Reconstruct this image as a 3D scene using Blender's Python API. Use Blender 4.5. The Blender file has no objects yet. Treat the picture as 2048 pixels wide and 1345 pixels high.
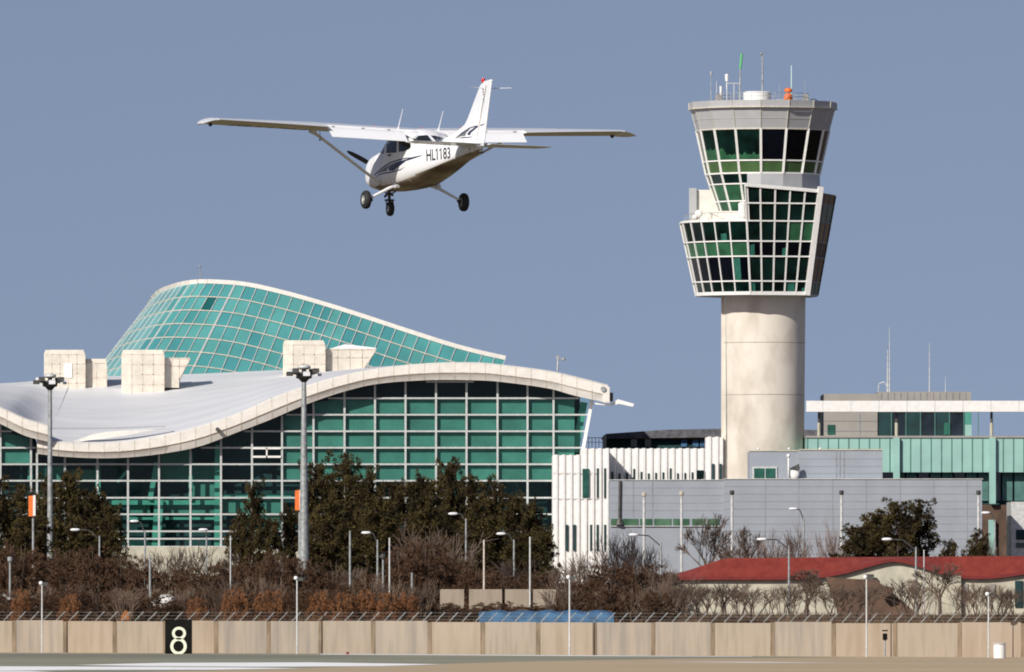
import bpy, bmesh, math, random
from mathutils import Vector, Matrix
from mathutils.bvhtree import BVHTree
random.seed(7)
R = math.radians
scene = bpy.context.scene
# ------------------------------------------------------------------ camera, sky, sun, exposure
F, YH, CZ = 22755.0, 1171.0, 5.0          # focal length and horizon in pixels of a 2048 wide frame, eye height in metres
cam = bpy.data.cameras.new('camera'); camo = bpy.data.objects.new('camera', cam)
scene.collection.objects.link(camo); scene.camera = camo
camo.location = (0, 0, CZ); camo.rotation_euler = (R(90), 0, 0)
cam.sensor_width = 36; cam.sensor_fit = 'HORIZONTAL'; cam.lens = 36 * F / 2048
cam.shift_y = (YH - 672.5) / 2048
cam.clip_start = 1; cam.clip_end = 60000
SUN_EL, SUN_AZ = R(32), R(215)
world = bpy.data.worlds.new('World'); scene.world = world; world.use_nodes = True
wn = world.node_tree.nodes; wl = world.node_tree.links
bg = wn['Background']; bg.inputs['Strength'].default_value = 0.085
sky = wn.new('ShaderNodeTexSky'); sky.sky_type = 'NISHITA'; sky.sun_disc = False
sky.sun_elevation = SUN_EL; sky.sun_rotation = SUN_AZ; sky.altitude = 0
sky.air_density = 1.0; sky.dust_density = 0.6; sky.ozone_density = 2.0
tc = wn.new('ShaderNodeTexCoord'); mp = wn.new('ShaderNodeVectorMath'); mp.operation = 'ADD'
mp.inputs[1].default_value = (0, 0, 0.22)
nz = wn.new('ShaderNodeVectorMath'); nz.operation = 'NORMALIZE'
wl.new(tc.outputs['Generated'], mp.inputs[0]); wl.new(mp.outputs[0], nz.inputs[0]); wl.new(nz.outputs[0], sky.inputs[0])
tint = wn.new('ShaderNodeMix'); tint.data_type = 'RGBA'; tint.blend_type = 'MULTIPLY'; tint.inputs[0].default_value = 1
tint.inputs[7].default_value = (1.235, 0.995, 0.945, 1)
wl.new(sky.outputs[0], tint.inputs[6]); wl.new(tint.outputs[2], bg.inputs['Color'])
sl = bpy.data.lights.new('sun', 'SUN'); slo = bpy.data.objects.new('sun', sl); scene.collection.objects.link(slo)
sl.energy = 4.7; sl.angle = R(0.5); sl.color = (1.0, 0.945, 0.86)
sd = Vector((math.sin(SUN_AZ) * math.cos(SUN_EL), math.cos(SUN_AZ) * math.cos(SUN_EL), math.sin(SUN_EL)))
slo.rotation_euler = sd.to_track_quat('Z', 'Y').to_euler(); slo.location = (0, 0, 200)
scene.view_settings.view_transform = 'Standard'; scene.view_settings.look = 'None'
scene.view_settings.exposure = 0.0; scene.view_settings.gamma = 1
scene.cycles.filter_width = 1.9; scene.cycles.max_bounces = 6; scene.cycles.transparent_max_bounces = 12
# ------------------------------------------------------------------ helpers
C = scene.collection
def P(px, py, D):
    return Vector(((px - 1024) * D / F, D, CZ + (YH - py) * D / F))
def GD(py): return F * CZ / (py - YH)                  # distance of the flat field at a picture height
def srgb(r, g, b):
    def l(v):
        v /= 255.0
        return v / 12.92 if v <= 0.04045 else ((v + 0.055) / 1.055) ** 2.4
    return (l(r), l(g), l(b), 1)
def mat(name, col, rough=0.6, metal=0.0, var=0.12, scale=1.0, bump=0.0, stretch=(1, 1, 1), spec=0.5, col2=None, lo=0.35, hi=0.65, detail=5, coat=0):
    m = bpy.data.materials.new(name); m.use_nodes = True
    n = m.node_tree.nodes; l = m.node_tree.links; b = n['Principled BSDF']
    b.inputs['Roughness'].default_value = rough; b.inputs['Metallic'].default_value = metal
    b.inputs['Specular IOR Level'].default_value = spec
    if coat: b.inputs['Coat Weight'].default_value = coat
    t = n.new('ShaderNodeTexCoord'); mpn = n.new('ShaderNodeMapping'); mpn.inputs['Scale'].default_value = stretch
    l.new(t.outputs['Object'], mpn.inputs[0])
    nt = n.new('ShaderNodeTexNoise'); nt.inputs['Scale'].default_value = scale; nt.inputs['Detail'].default_value = detail
    l.new(mpn.outputs[0], nt.inputs['Vector'])
    cr = n.new('ShaderNodeValToRGB')
    cr.color_ramp.elements[0].position = lo; cr.color_ramp.elements[1].position = hi
    c2 = col2 if col2 else tuple(min(1, v * (1 + var)) for v in col[:3]) + (1,)
    c1 = tuple(v * (1 - var) for v in col[:3]) + (1,) if not col2 else col
    cr.color_ramp.elements[0].color = c1; cr.color_ramp.elements[1].color = c2
    l.new(nt.outputs['Fac'], cr.inputs[0]); l.new(cr.outputs[0], b.inputs['Base Color'])
    if bump:
        bn = n.new('ShaderNodeBump'); bn.inputs['Strength'].default_value = bump; bn.inputs['Distance'].default_value = 0.05
        l.new(nt.outputs['Fac'], bn.inputs['Height']); l.new(bn.outputs[0], b.inputs['Normal'])
    m['ramp'] = 1
    return m
def glass(name, tintc, refl=1.0, rough=0.03):
    m = bpy.data.materials.new(name); m.use_nodes = True
    n = m.node_tree.nodes; l = m.node_tree.links; n.remove(n['Principled BSDF'])
    o = n['Material Output']; tr = n.new('ShaderNodeBsdfTransparent'); tr.inputs[0].default_value = tintc
    gl = n.new('ShaderNodeBsdfGlossy'); gl.inputs['Roughness'].default_value = rough
    fr = n.new('ShaderNodeFresnel'); fr.inputs[0].default_value = 1.28 * refl
    nt = n.new('ShaderNodeTexNoise'); nt.inputs['Scale'].default_value = 0.4
    bn = n.new('ShaderNodeBump'); bn.inputs['Strength'].default_value = 0.08; bn.inputs['Distance'].default_value = 0.05
    l.new(nt.outputs['Fac'], bn.inputs['Height']); l.new(bn.outputs[0], gl.inputs['Normal'])
    mx = n.new('ShaderNodeMixShader'); l.new(fr.outputs[0], mx.inputs[0]); l.new(tr.outputs[0], mx.inputs[1]); l.new(gl.outputs[0], mx.inputs[2])
    l.new(mx.outputs[0], o.inputs[0])
    return m
class MB:
    def __init__(s): s.v = []; s.f = []; s.mi = []
    def add(s, vs, fs, mi=0):
        o = len(s.v); s.v += [tuple(v) for v in vs]
        s.f += [tuple(i + o for i in f) for f in fs]; s.mi += [mi] * len(fs); return s
    def box(s, a, b, mi=0):
        x0, x1 = sorted((a[0], b[0])); y0, y1 = sorted((a[1], b[1])); z0, z1 = sorted((a[2], b[2]))
        return s.hexa([(x0,y0,z0),(x1,y0,z0),(x1,y1,z0),(x0,y1,z0)], [(x0,y0,z1),(x1,y0,z1),(x1,y1,z1),(x0,y1,z1)], mi)
    def hexa(s, lo, hi, mi=0):
        n = len(lo); fs = [tuple(range(n))[::-1], tuple(range(n, 2 * n))]
        fs += [(i, (i + 1) % n, n + (i + 1) % n, n + i) for i in range(n)]
        return s.add(list(lo) + list(hi), fs, mi)
    def tube(s, p, q, r0, r1=None, n=8, mi=0, caps=True):
        r1 = r0 if r1 is None else r1
        p = Vector(p); q = Vector(q); d = (q - p).normalized()
        u = d.orthogonal().normalized(); w = d.cross(u)
        a = [p + (u * math.cos(t) + w * math.sin(t)) * r0 for t in [2 * math.pi * i / n for i in range(n)]]
        b = [q + (u * math.cos(t) + w * math.sin(t)) * r1 for t in [2 * math.pi * i / n for i in range(n)]]
        fs = [(i, (i + 1) % n, n + (i + 1) % n, n + i) for i in range(n)]
        if caps: fs += [tuple(range(n))[::-1], tuple(range(n, 2 * n))]
        return s.add(a + b, fs, mi)
    def path(s, pts, r, n=6, mi=0):
        rs = r if isinstance(r, (list, tuple)) else [r] * len(pts)
        for i in range(len(pts) - 1): s.tube(pts[i], pts[i + 1], rs[i], rs[i + 1], n, mi)
        return s
    def bar(s, p, q, w, t, nrm, mi=0):        # rectangular bar: w across, t along nrm
        p = Vector(p); q = Vector(q); d = (q - p).normalized(); nrm = Vector(nrm); nrm = (nrm - d * nrm.dot(d)).normalized()
        sx = d.cross(nrm) * w / 2; nn = nrm * t / 2
        return s.hexa([p - sx - nn, p + sx - nn, p + sx + nn, p - sx + nn], [q - sx - nn, q + sx - nn, q + sx + nn, q - sx + nn], mi)
    def loft(s, rings, close=True, caps=True, mi=0):
        n = len(rings[0]); o = []; fs = []
        for r in rings: o += list(r)
        for j in range(len(rings) - 1):
            for i in range(n if close else n - 1):
                a, b = j * n + i, j * n + (i + 1) % n
                fs.append((a, b, b + n, a + n))
        if caps and close: fs += [tuple(range(n))[::-1], tuple(range((len(rings) - 1) * n, len(rings) * n))]
        return s.add(o, fs, mi)
    def lathe(s, c, prof, n=16, ax=2, mi=0):
        rings = []
        for r, h in prof:
            ring = []
            for i in range(n):
                t = 2 * math.pi * i / n; a, b = r * math.cos(t), r * math.sin(t)
                v = [0, 0, 0]; v[ax] = h; v[(ax + 1) % 3] = a; v[(ax + 2) % 3] = b
                ring.append(Vector(c) + Vector(v))
            rings.append(ring)
        return s.loft(rings, mi=mi)
    def sphere(s, c, r, n=10, m=6, mi=0, sc=(1, 1, 1)):
        rings = []
        for j in range(1, m):
            ph = math.pi * j / m
            rings.append([Vector(c) + Vector((r * math.sin(ph) * math.cos(2 * math.pi * i / n) * sc[0], r * math.sin(ph) * math.sin(2 * math.pi * i / n) * sc[1], -r * math.cos(ph) * sc[2])) for i in range(n)])
        return s.loft(rings, mi=mi)
    def prism(s, poly, off, mi=0):             # polygon of 3-D points extruded by off
        return s.hexa(poly, [Vector(p) + Vector(off) for p in poly], mi)
    def build(s, name, m, parent=None, smooth=False, fix=True):
        me = bpy.data.meshes.new(name); me.from_pydata(s.v, [], s.f)
        ms = m if isinstance(m, (list, tuple)) else [m]
        for k in ms: me.materials.append(k)
        me.polygons.foreach_set('material_index', s.mi)
        if fix:
            b = bmesh.new(); b.from_mesh(me); bmesh.ops.recalc_face_normals(b, faces=b.faces); b.to_mesh(me); b.free()
        if smooth:
            me.polygons.foreach_set('use_smooth', [True] * len(me.polygons))
            if smooth is not True: me.set_sharp_from_angle(angle=R(smooth))
        me.update()
        o = bpy.data.objects.new(name, me); C.objects.link(o)
        if parent:
            o.parent = parent
        return o
def tag(o, label=None, cat=None, group=None, kind=None):
    if label: o['label'] = label
    if cat: o['category'] = cat
    if group: o['group'] = group
    if kind: o['kind'] = kind
    return o
def empty(name, loc, label=None, cat=None, group=None, rz=0):
    o = bpy.data.objects.new(name, None); C.objects.link(o); o.location = loc; o.rotation_euler = (0, 0, rz)
    o.empty_display_size = 0.2
    return tag(o, label, cat, group)
class LB(MB):                                   # builder whose points are world points, stored relative to an empty's place
    def __init__(s, root): super().__init__(); s.root = root
    def build(s, name, m, parent=None, smooth=False, fix=True, base=None):
        o = Vector(s.root.location)
        s.v = [(v[0] - o.x, v[1] - o.y, v[2] - o.z) for v in s.v]
        return super().build(name, m, parent or s.root, smooth, fix)
def copy_tree(o, parent=None):
    c = o.copy(); C.objects.link(c); c.parent = parent
    for ch in o.children: copy_tree(ch, c)
    return c
# ------------------------------------------------------------------ materials
M = {}
M['white'] = mat('white_paint', (0.78, 0.77, 0.74, 1), 0.45, var=0.05, scale=2)
M['roofmetal'] = mat('roof_metal', (0.68, 0.69, 0.71, 1), 0.55, 0.0, var=0.07, scale=0.25, stretch=(0.35, 1, 1))
M['cream'] = mat('cream_panel', (0.74, 0.71, 0.65, 1), 0.5, var=0.06, scale=1.5)
M['boxcream'] = mat('roof_box_panel', (0.60, 0.555, 0.475, 1), 0.6, var=0.10, scale=0.9)
M['seam'] = mat('panel_seam', (0.58, 0.51, 0.43, 1), 0.8, var=0.2, scale=3)
M['seamgrey'] = mat('grey_seam', (0.235, 0.245, 0.275, 1), 0.8, var=0.2, scale=3)
M['mull'] = mat('mullion_paint', (0.47, 0.50, 0.49, 1), 0.4, var=0.12, scale=4)
M['mullbeige'] = mat('beige_mullion', (0.55, 0.52, 0.44, 1), 0.5, var=0.15, scale=4)
M['mullwhite'] = mat('white_mullion', (0.75, 0.75, 0.72, 1), 0.4, var=0.06, scale=4)
M['glass'] = glass('tinted_glass', (0.74, 0.90, 0.87, 1))
M['tealblind'] = mat('teal_blind', (0.052, 0.180, 0.148, 1), 0.7, var=0.14, scale=0.5)
M['tealblind2'] = mat('teal_blind_dull', (0.044, 0.155, 0.128, 1), 0.7, var=0.14, scale=0.5)
M['tealblind3'] = mat('teal_blind_pale', (0.062, 0.200, 0.165, 1), 0.7, var=0.14, scale=0.5)
M['tealbright'] = mat('pale_teal_steel', (0.065, 0.28, 0.22, 1), 0.6, var=0.12, scale=0.8)
M['darkroom'] = mat('dark_interior', (0.004, 0.034, 0.038, 1), 0.8, var=0.3, scale=0.5)
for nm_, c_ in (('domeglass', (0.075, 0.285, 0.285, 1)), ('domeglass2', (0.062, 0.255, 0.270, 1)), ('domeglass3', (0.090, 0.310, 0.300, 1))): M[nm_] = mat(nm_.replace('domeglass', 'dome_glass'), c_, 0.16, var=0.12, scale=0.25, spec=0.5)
M['domesheen'] = mat('dome_glass_sky_sheen', (0.17, 0.40, 0.40, 1), 0.18, var=0.12, scale=0.25, spec=0.5)  # paler colour carries the sky reflection on bays that bend away
M['domedark'] = mat('open_vent_glass', (0.01, 0.10, 0.10, 1), 0.3, var=0.1)
M['towerglass'] = mat('tower_glass', (0.0025, 0.012, 0.010, 1), 0.07, var=0.6, scale=0.5, spec=0.2)
M['towergreen'] = mat('tower_green_blind', (0.022, 0.095, 0.045, 1), 0.35, var=0.30, scale=0.7, spec=0.4)
M['towerolive'] = mat('tower_olive_spandrel', (0.055, 0.11, 0.040, 1), 0.35, var=0.25, scale=0.4, spec=0.4)
M['towerteal'] = mat('tower_teal_curtain', (0.014, 0.12, 0.085, 1), 0.5, var=0.25, scale=2, stretch=(3, 3, 0.4))
M['navyglass'] = mat('navy_glass', (0.002, 0.003, 0.006, 1), 0.06, var=0.5, scale=0.3, spec=0.14)
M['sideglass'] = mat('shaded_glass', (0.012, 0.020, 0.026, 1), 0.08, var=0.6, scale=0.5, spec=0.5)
M['clad'] = mat('grey_cladding', (0.45, 0.46, 0.47, 1), 0.45, 0.15, var=0.04, scale=1)
M['greyclad'] = mat('grey_wall_panel', (0.305, 0.335, 0.375, 1), 0.5, 0.1, var=0.05, scale=0.5)
M['concrete'] = mat('pale_concrete', (0.47, 0.42, 0.355, 1), 0.85, var=0.0, scale=0.42, stretch=(1, 1, .55), col2=(0.70, 0.645, 0.56, 1), lo=0.28, hi=0.58, detail=9)
M['concretejoint'] = mat('concrete_joint', (0.33, 0.29, 0.24, 1), 0.9, var=0.1)
M['tan'] = mat('tan_concrete', (0.27, 0.225, 0.175, 1), 0.9, var=0.0, scale=2.4, stretch=(1, 1, 0.12), col2=(0.335, 0.28, 0.218, 1), lo=0.30, hi=0.55, detail=8)
M['tan2'] = mat('greyer_concrete', (0.25, 0.22, 0.185, 1), 0.9, var=0.0, scale=1.8, stretch=(1, 1, 0.10), col2=(0.345, 0.29, 0.228, 1), lo=0.34, hi=0.62, detail=8)
M['tan3'] = mat('warm_concrete', (0.29, 0.23, 0.165, 1), 0.9, var=0.0, scale=1.3, stretch=(1, 1, 0.16), col2=(0.35, 0.288, 0.22, 1), lo=0.30, hi=0.6, detail=8)
M['tanpost'] = mat('wall_post', (0.20, 0.15, 0.10, 1), 0.9, var=0.3, scale=2, stretch=(1, 1, 0.3))
M['steel'] = mat('galvanised_steel', (0.33, 0.35, 0.35, 1), 0.45, 0.3, var=0.25, scale=3)
M['palesteel'] = mat('pale_steel', (0.55, 0.56, 0.55, 1), 0.45, 0.1, var=0.15, scale=3)
M['darksteel'] = mat('dark_steel', (0.07, 0.07, 0.065, 1), 0.5, 0.2, var=0.3, scale=3)
M['lampglass'] = mat('lamp_lens', (0.75, 0.76, 0.78, 1), 0.2, var=0.05)
M['orange'] = mat('orange_paint', (0.75, 0.17, 0.03, 1), 0.5, var=0.12, scale=3)
M['red'] = mat('red_roof', (0.19, 0.024, 0.014, 1), 0.65, var=0, scale=1.6, stretch=(1, .3, 1), col2=(0.255, 0.040, 0.023, 1))
M['darkred'] = mat('red_eave', (0.17, 0.012, 0.010, 1), 0.6, var=0.2)
M['creamwall'] = mat('cream_wall', (0.46, 0.44, 0.35, 1), 0.8, var=0.15, scale=0.8)
M['mint'] = mat('mint_panel', (0.29, 0.49, 0.44, 1), 0.4, var=0.06, scale=0.5)
M['mintdark'] = mat('mint_joint', (0.07, 0.18, 0.16, 1), 0.6, var=0.2)
M['taupe'] = mat('taupe_wall', (0.30, 0.285, 0.26, 1), 0.8, var=0.06, scale=0.6)
M['darkroof'] = mat('dark_roof', (0.11, 0.11, 0.125, 1), 0.9, var=0.35, scale=2)
M['rust'] = mat('rust_band', (0.30, 0.11, 0.03, 1), 0.8, var=0.4, scale=2)
M['black'] = mat('black_panel', (0.008, 0.008, 0.007, 1), 0.7, var=0.3, spec=.08)
M['signcream'] = mat('sign_numeral', (0.75, 0.78, 0.62, 1), 0.5, var=0.05)
M['blue'] = mat('blue_tarp', (0.045, 0.13, 0.25, 1), 0.5, var=0.3, scale=1.2)
M['brownshed'] = mat('brown_sheet', (0.105, 0.062, 0.040, 1), 0.8, var=0.3, scale=0.9)
M['stripglass'] = mat('strip_window_glass', (0.03, 0.085, 0.045, 1), 0.3, var=0, scale=0.5, col2=(0.10, 0.20, 0.12, 1))
M['tealpane'] = mat('small_teal_pane', (0.018, 0.085, 0.062, 1), 0.25, var=0.3, scale=1.2)
M['green'] = mat('green_radome', (0.10, 0.42, 0.16, 1), 0.5, var=0.1)
M['cyanwhite'] = mat('pale_cyan', (0.50, 0.68, 0.66, 1), 0.4, var=0.1)
# ------------------------------------------------------------------ ground
def ramp2(name, a, b, scale, rough=0.9, stretch=(1, 1, 1), lo=.35, hi=.65):
    return mat(name, a, rough, var=0, scale=scale, stretch=stretch, col2=b, lo=lo, hi=hi, bump=0.0, spec=0.2)
M['field'] = ramp2('dry_grass', (0.40, 0.31, 0.20, 1), (0.52, 0.41, 0.275, 1), 0.35, stretch=(0.06, 1.0, 1))
M['asphalt'] = ramp2('airfield_asphalt', (0.215, 0.215, 0.155, 1), (0.30, 0.295, 0.225, 1), 0.10, stretch=(0.02, 1, 1))
M['asphalt2'] = ramp2('runway_asphalt', (0.17, 0.165, 0.13, 1), (0.245, 0.235, 0.19, 1), 0.10, stretch=(0.02, 1, 1))
M['paint'] = mat('runway_paint', (0.93, 0.93, 0.92, 1), 0.7, var=0.05, scale=0.5)
M['bank'] = ramp2('brown_soil', (0.085, 0.055, 0.035, 1), (0.15, 0.10, 0.06, 1), 0.5)
g = MB()
ys = [(-300, 0), (300, 0), (620, 0), (870, 0), (905, 2.2), (960, 2.6), (1300, 2.6), (30000, 2.6)]
xs = [-15000, -400, -60, 60, 400, 15000]
g.add([(x, y, z) for y, z in ys for x in xs], [(j * 6 + i, j * 6 + i + 1, j * 6 + i + 7, j * 6 + i + 6) for j in range(7) for i in range(5)], 0)
g.mi = [1 if k // 5 >= 3 else (2 if k // 5 < 2 else 0) for k in range(len(g.f))]
M['unseendark'] = ramp2('unseen_dark_ground', (0.10, 0.085, 0.045, 1), (0.16, 0.13, 0.075, 1), 0.3)  # unseen near ground, coloured dark to cut bounce light below the aircraft
tag(g.build('ground', [M['field'], M['bank'], M['unseendark']]), 'dry tan grass field running up to the boundary wall and brown bank behind it', kind='structure')
def sheet(name, pts, z, m, label):
    b = MB(); w = []
    for px, py in pts:
        D = GD(py); w.append(((px - 1024) * D / F, D, z))
    b.add(w, [tuple(range(len(w)))]); return tag(b.build(name, m), label, kind='structure')
def yb(px): return 1305.5 + 9 * max(0, px) / 2048      # wall foot in the picture
sheet('taxiway', [(-500, 1306.0), (600, 1307.5), (1150, 1310.5), (1500, 1313.0), (1700, 1315.5), (1350, 1318), (1020, 1324), (860, 1329), (620, 1336), (420, 1341), (200, 1346), (-500, 1362)], 0.004, M['asphalt'], 'grey-green asphalt strip in front of the wall')
sheet('runway', [(-500, 1307.0), (300, 1309.0), (800, 1313.5), (640, 1316.0), (300, 1315.8), (-500, 1314)], 0.008, M['asphalt2'], 'darker band of asphalt along the foot of the wall')
k = 0
for nm, pts in (('far', [(640, 1308.6), (1150, 1311.3), (1505, 1313.6), (1505, 1314.2), (1150, 1312.7), (640, 1309.7)]),
            ('mid', [(150, 1330.6), (330, 1326.4), (620, 1325.4), (890, 1329.3), (760, 1333.0), (520, 1334.4), (300, 1333.0)]),
            ('near', [(-300, 1334.0), (0, 1333.4), (300, 1334.4), (470, 1335.6), (620, 1337.5), (420, 1340.4), (150, 1340.5), (0, 1342.5), (-300, 1346)]),
            ('faint', [(1290, 1324.2), (1500, 1324.6), (1700, 1326.2), (1500, 1326.0)]),
            ('low', [(-300, 1344.2), (60, 1343.0), (110, 1344.6), (-300, 1352)])):
    k += 1
    lab = {'far': 'thin white line painted along the foot of the wall', 'mid': 'white painted stripe on the taxiway, the longer upper one', 'near': 'white painted stripe on the taxiway nearest the camera', 'faint': 'faint broken white line on the tan field at right', 'low': 'short white paint at the bottom left corner of the taxiway'}[nm]
    sheet('painted_line', pts, 0.012, M['paint'], lab)
# ------------------------------------------------------------------ control tower
TD = 1150.0; S = TD / F
def T(dx, y, dep=0.0): return Vector(((1527 + dx - 1024) * S, TD + dep * S, CZ + (YH - y) * S))
tower = empty('control_tower', (T(0, 0).x, TD, 2.6), 'airport control tower with a round pale concrete shaft and a flared green glass head', 'control tower')
b = LB(tower); rings = []
for y, r in ((592, 84), (900, 81), (1224, 81)):
    rings.append([T(r * math.sin(t), y, -r * math.cos(t)) for t in [2 * math.pi * i / 64 for i in range(64)]])
b.loft(rings); b.build('shaft', M['concrete'], smooth=40)
for y in (686, 790):
    b = LB(tower)
    rr = 84 - 3 * (y - 592) / 308
    b.loft([[T((rr + .15) * math.sin(t), yy, -(rr + .15) * math.cos(t)) for t in [2 * math.pi * i / 64 for i in range(64)]] for yy in (y, y + 1.4)]); b.build('joint', M['concretejoint'], smooth=40)
b = LB(tower)
b.box(T(-85, 588, -16), T(-76, 1224, -26)); b.build('conduit', M['concrete'])
b = LB(tower); b.box(T(-76, 588, -33), T(-74.6, 1224, -36)); b.build('drain_pipe', M['steel'])
# cab: sixteen-sided flared glass drum
A16 = [R(-3 + 22.5 * k) for k in range(16)]
def ring16(r, y): return [T(r * math.sin(a) - 1.5, y, -r * math.cos(a)) for a in A16]
def sec(r, y, k):
    a = A16[k % 16]; return T(r * math.sin(a) - 1.5, y, -r * math.cos(a))
for k in range(16):
    b = LB(tower)
    b.add([sec(148, 206, k), sec(148, 206, k + 1), sec(147, 219, k + 1), sec(147, 219, k), sec(143, 221, k), sec(143, 221, k + 1), sec(132.5, 262, k + 1), sec(132.5, 262, k)], [(0, 1, 2, 3), (4, 5, 6, 7), (3, 2, 5, 4)])
    b.add([sec(141.0, 206, k), sec(141.0, 206, k + 1), sec(125, 262, k + 1), sec(125, 262, k)], [(3, 2, 1, 0)])
    b.build('parapet_panel', M['clad'], fix=True)
b = LB(tower)
for k in range(16):
    b.bar(sec(149, 219.5, k), sec(149, 219.5, k + 1), .13, .10, (0, -1, 0)); b.bar(sec(133, 262.5, k), sec(133, 262.5, k + 1), .13, .1, (0, -1, 0))
    b.bar(sec(144.0, 221, k), sec(133.3, 262, k), .06, .05, (0, -1, 0)); b.bar(sec(148.7, 206, k), sec(147.7, 219, k), .06, .05, (0, -1, 0))
    b.bar(sec(138.4, 242, k), sec(138.4, 242, k + 1), .02, .02, (0, -1, 0))
b.build('parapet_trim', M['mullbeige'])
b = LB(tower); b.loft([ring16(147.5, 207), ring16(147.5, 206)]); b.build('roof_deck', M['clad'])
def rr_(y): return 132 - (y - 262) * (132 - 113) / 88 if y <= 350 else 113 - (y - 350) * (113 - 84) / 85
rows = [(262, 325), (325, 350), (350, 371), (371, 405), (405, 434)]
for k in range(16):
    ang = math.degrees(A16[k]) + 11
    for j, (y0, y1) in enumerate(rows):
        if j >= 2 and (-20 < ang < 100): continue
        m_ = [M['navyglass'] if (-5 < ang < 95) else M['towerglass'], M['towerolive'], M['towerglass'], M['towergreen'], M['towergreen']][j]
        b = LB(tower); r0, r1 = rr_(y0), rr_(y1)
        b.hexa([sec(r1 - 3, y1, k), sec(r1 - 3, y1, k + 1), sec(r1, y1, k + 1), sec(r1, y1, k)], [sec(r0 - 3, y0, k), sec(r0 - 3, y0, k + 1), sec(r0, y0, k + 1), sec(r0, y0, k)])
        b.build('window' if j in (0, 2, 3) else 'spandrel', m_)
b = LB(tower)      # blinds and desk seen through the left windows of the cab
for k, (f0, yt) in {13: (0, 293), 14: (0, 291), 15: (0, 291)}.items():
    pts = []
    for a_, kk in ((0.04, k), (0.96, k)):
        pass
    r0, r1 = rr_(yt) + .25, rr_(323) + .25
    a, c_, d, e = sec(r0, yt, k), sec(r0, yt, k + 1), sec(r1, 323, k + 1), sec(r1, 323, k)
    n = 30; top = []; bot = []
    for i in range(n + 1):
        t = i / n; hgt = .34 + .07 * math.sin(t * 17 + k) + .05 * math.sin(t * 31 + 2 * k) if k != 14 else .30 + .45 * max(0, math.cos((t - .2) * 5)) ** 3 + .04 * math.sin(t * 25)
        lo_ = e.lerp(d, t); up_ = a.lerp(c_, t); bot.append(lo_); top.append(lo_.lerp(up_, min(.95, hgt + (.35 if k == 13 else 0))))
    b.add(bot + top, [(i, i + 1, n + 2 + i, n + 1 + i) for i in range(n)])
b.build('cab_blind', M['towergreen'], fix=False)
b = LB(tower)
for k in range(16):
    ang = math.degrees(A16[k])
    b.bar(sec(133, 262, k), sec(113.6, 350, k), .24, .16, (0, -1, 0))
    b.bar(sec(118.9, 325, k), sec(118.9, 325, k + 1), .14, .12, (0, -1, 0)); b.bar(sec(113.6, 350, k), sec(113.6, 350, k + 1), .16, .12, (0, -1, 0))
    if not (-15 < ang < 105):
        b.bar(sec(113.3, 350, k), sec(84.6, 434, k), .22, .14, (0, -1, 0))
    if not (-10 < ang + 11 < 105):
        for y in (371, 405): b.bar(sec(rr_(y) + .4, y, k), sec(rr_(y) + .4, y, k + 1), .13, .12, (0, -1, 0))
b.build('cab_mullions', M['mullwhite'])
for k in range(15, 21):
    kk = k % 16; a0 = A16[kk]; a1 = A16[(kk + 1) % 16]
    if k == 15: a0 = R(-17)
    b = LB(tower)
    q = lambda a, r, y: T(r * math.sin(a) - 1.5, y, -r * math.cos(a))
    b.hexa([q(a0, 113.5, 396), q(a1, 113.5, 396), q(a1, 90, 396), q(a0, 90, 396)], [q(a0, 114.5, 351.5), q(a1, 114.5, 351.5), q(a1, 90, 351.5), q(a0, 90, 351.5)])
    b.build('drum_panel', M['clad'])
# lower head: curved facets left, one wide flat glazed face, shaded side face right
def foot(i, y):       # footprint vertex i at picture height y
    k = (590 - y)
    if i <= 7:
        th = [-13.2, -25.2, -37, -49, -61.5, -76, -90, -106][i]; r = 135 + .217 * k
        if i == 0: return T(-29 - .056 * k, y, -(131 + .21 * k))
        return T(r * math.sin(R(th)), y, -r * math.cos(R(th)))
    if i == 8: r = 135 + .217 * k; return T(r * math.sin(R(-140)), y, -r * math.cos(R(-140)))
    if i == 9: r = 135 + .217 * k; return T(r * math.sin(R(178)), y, -r * math.cos(R(178)))
    if i == 10: return T(95 + .18 * k, y, 100 + .15 * k)
    if i == 11: return T(110 + .18 * k, y, 30 + .05 * k)
    if i == 12: return T(84 + .124 * k, y, -(104 + .16 * k))
ylev = [447, 487, 517, 566, 590]
def quad_thick(b, a, c_, d, e, t=.15):
    n = (c_ - a).cross(e - a).normalized() * t
    b.hexa([a, c_, d, e], [a + n, c_ + n, d + n, e + n])
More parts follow.
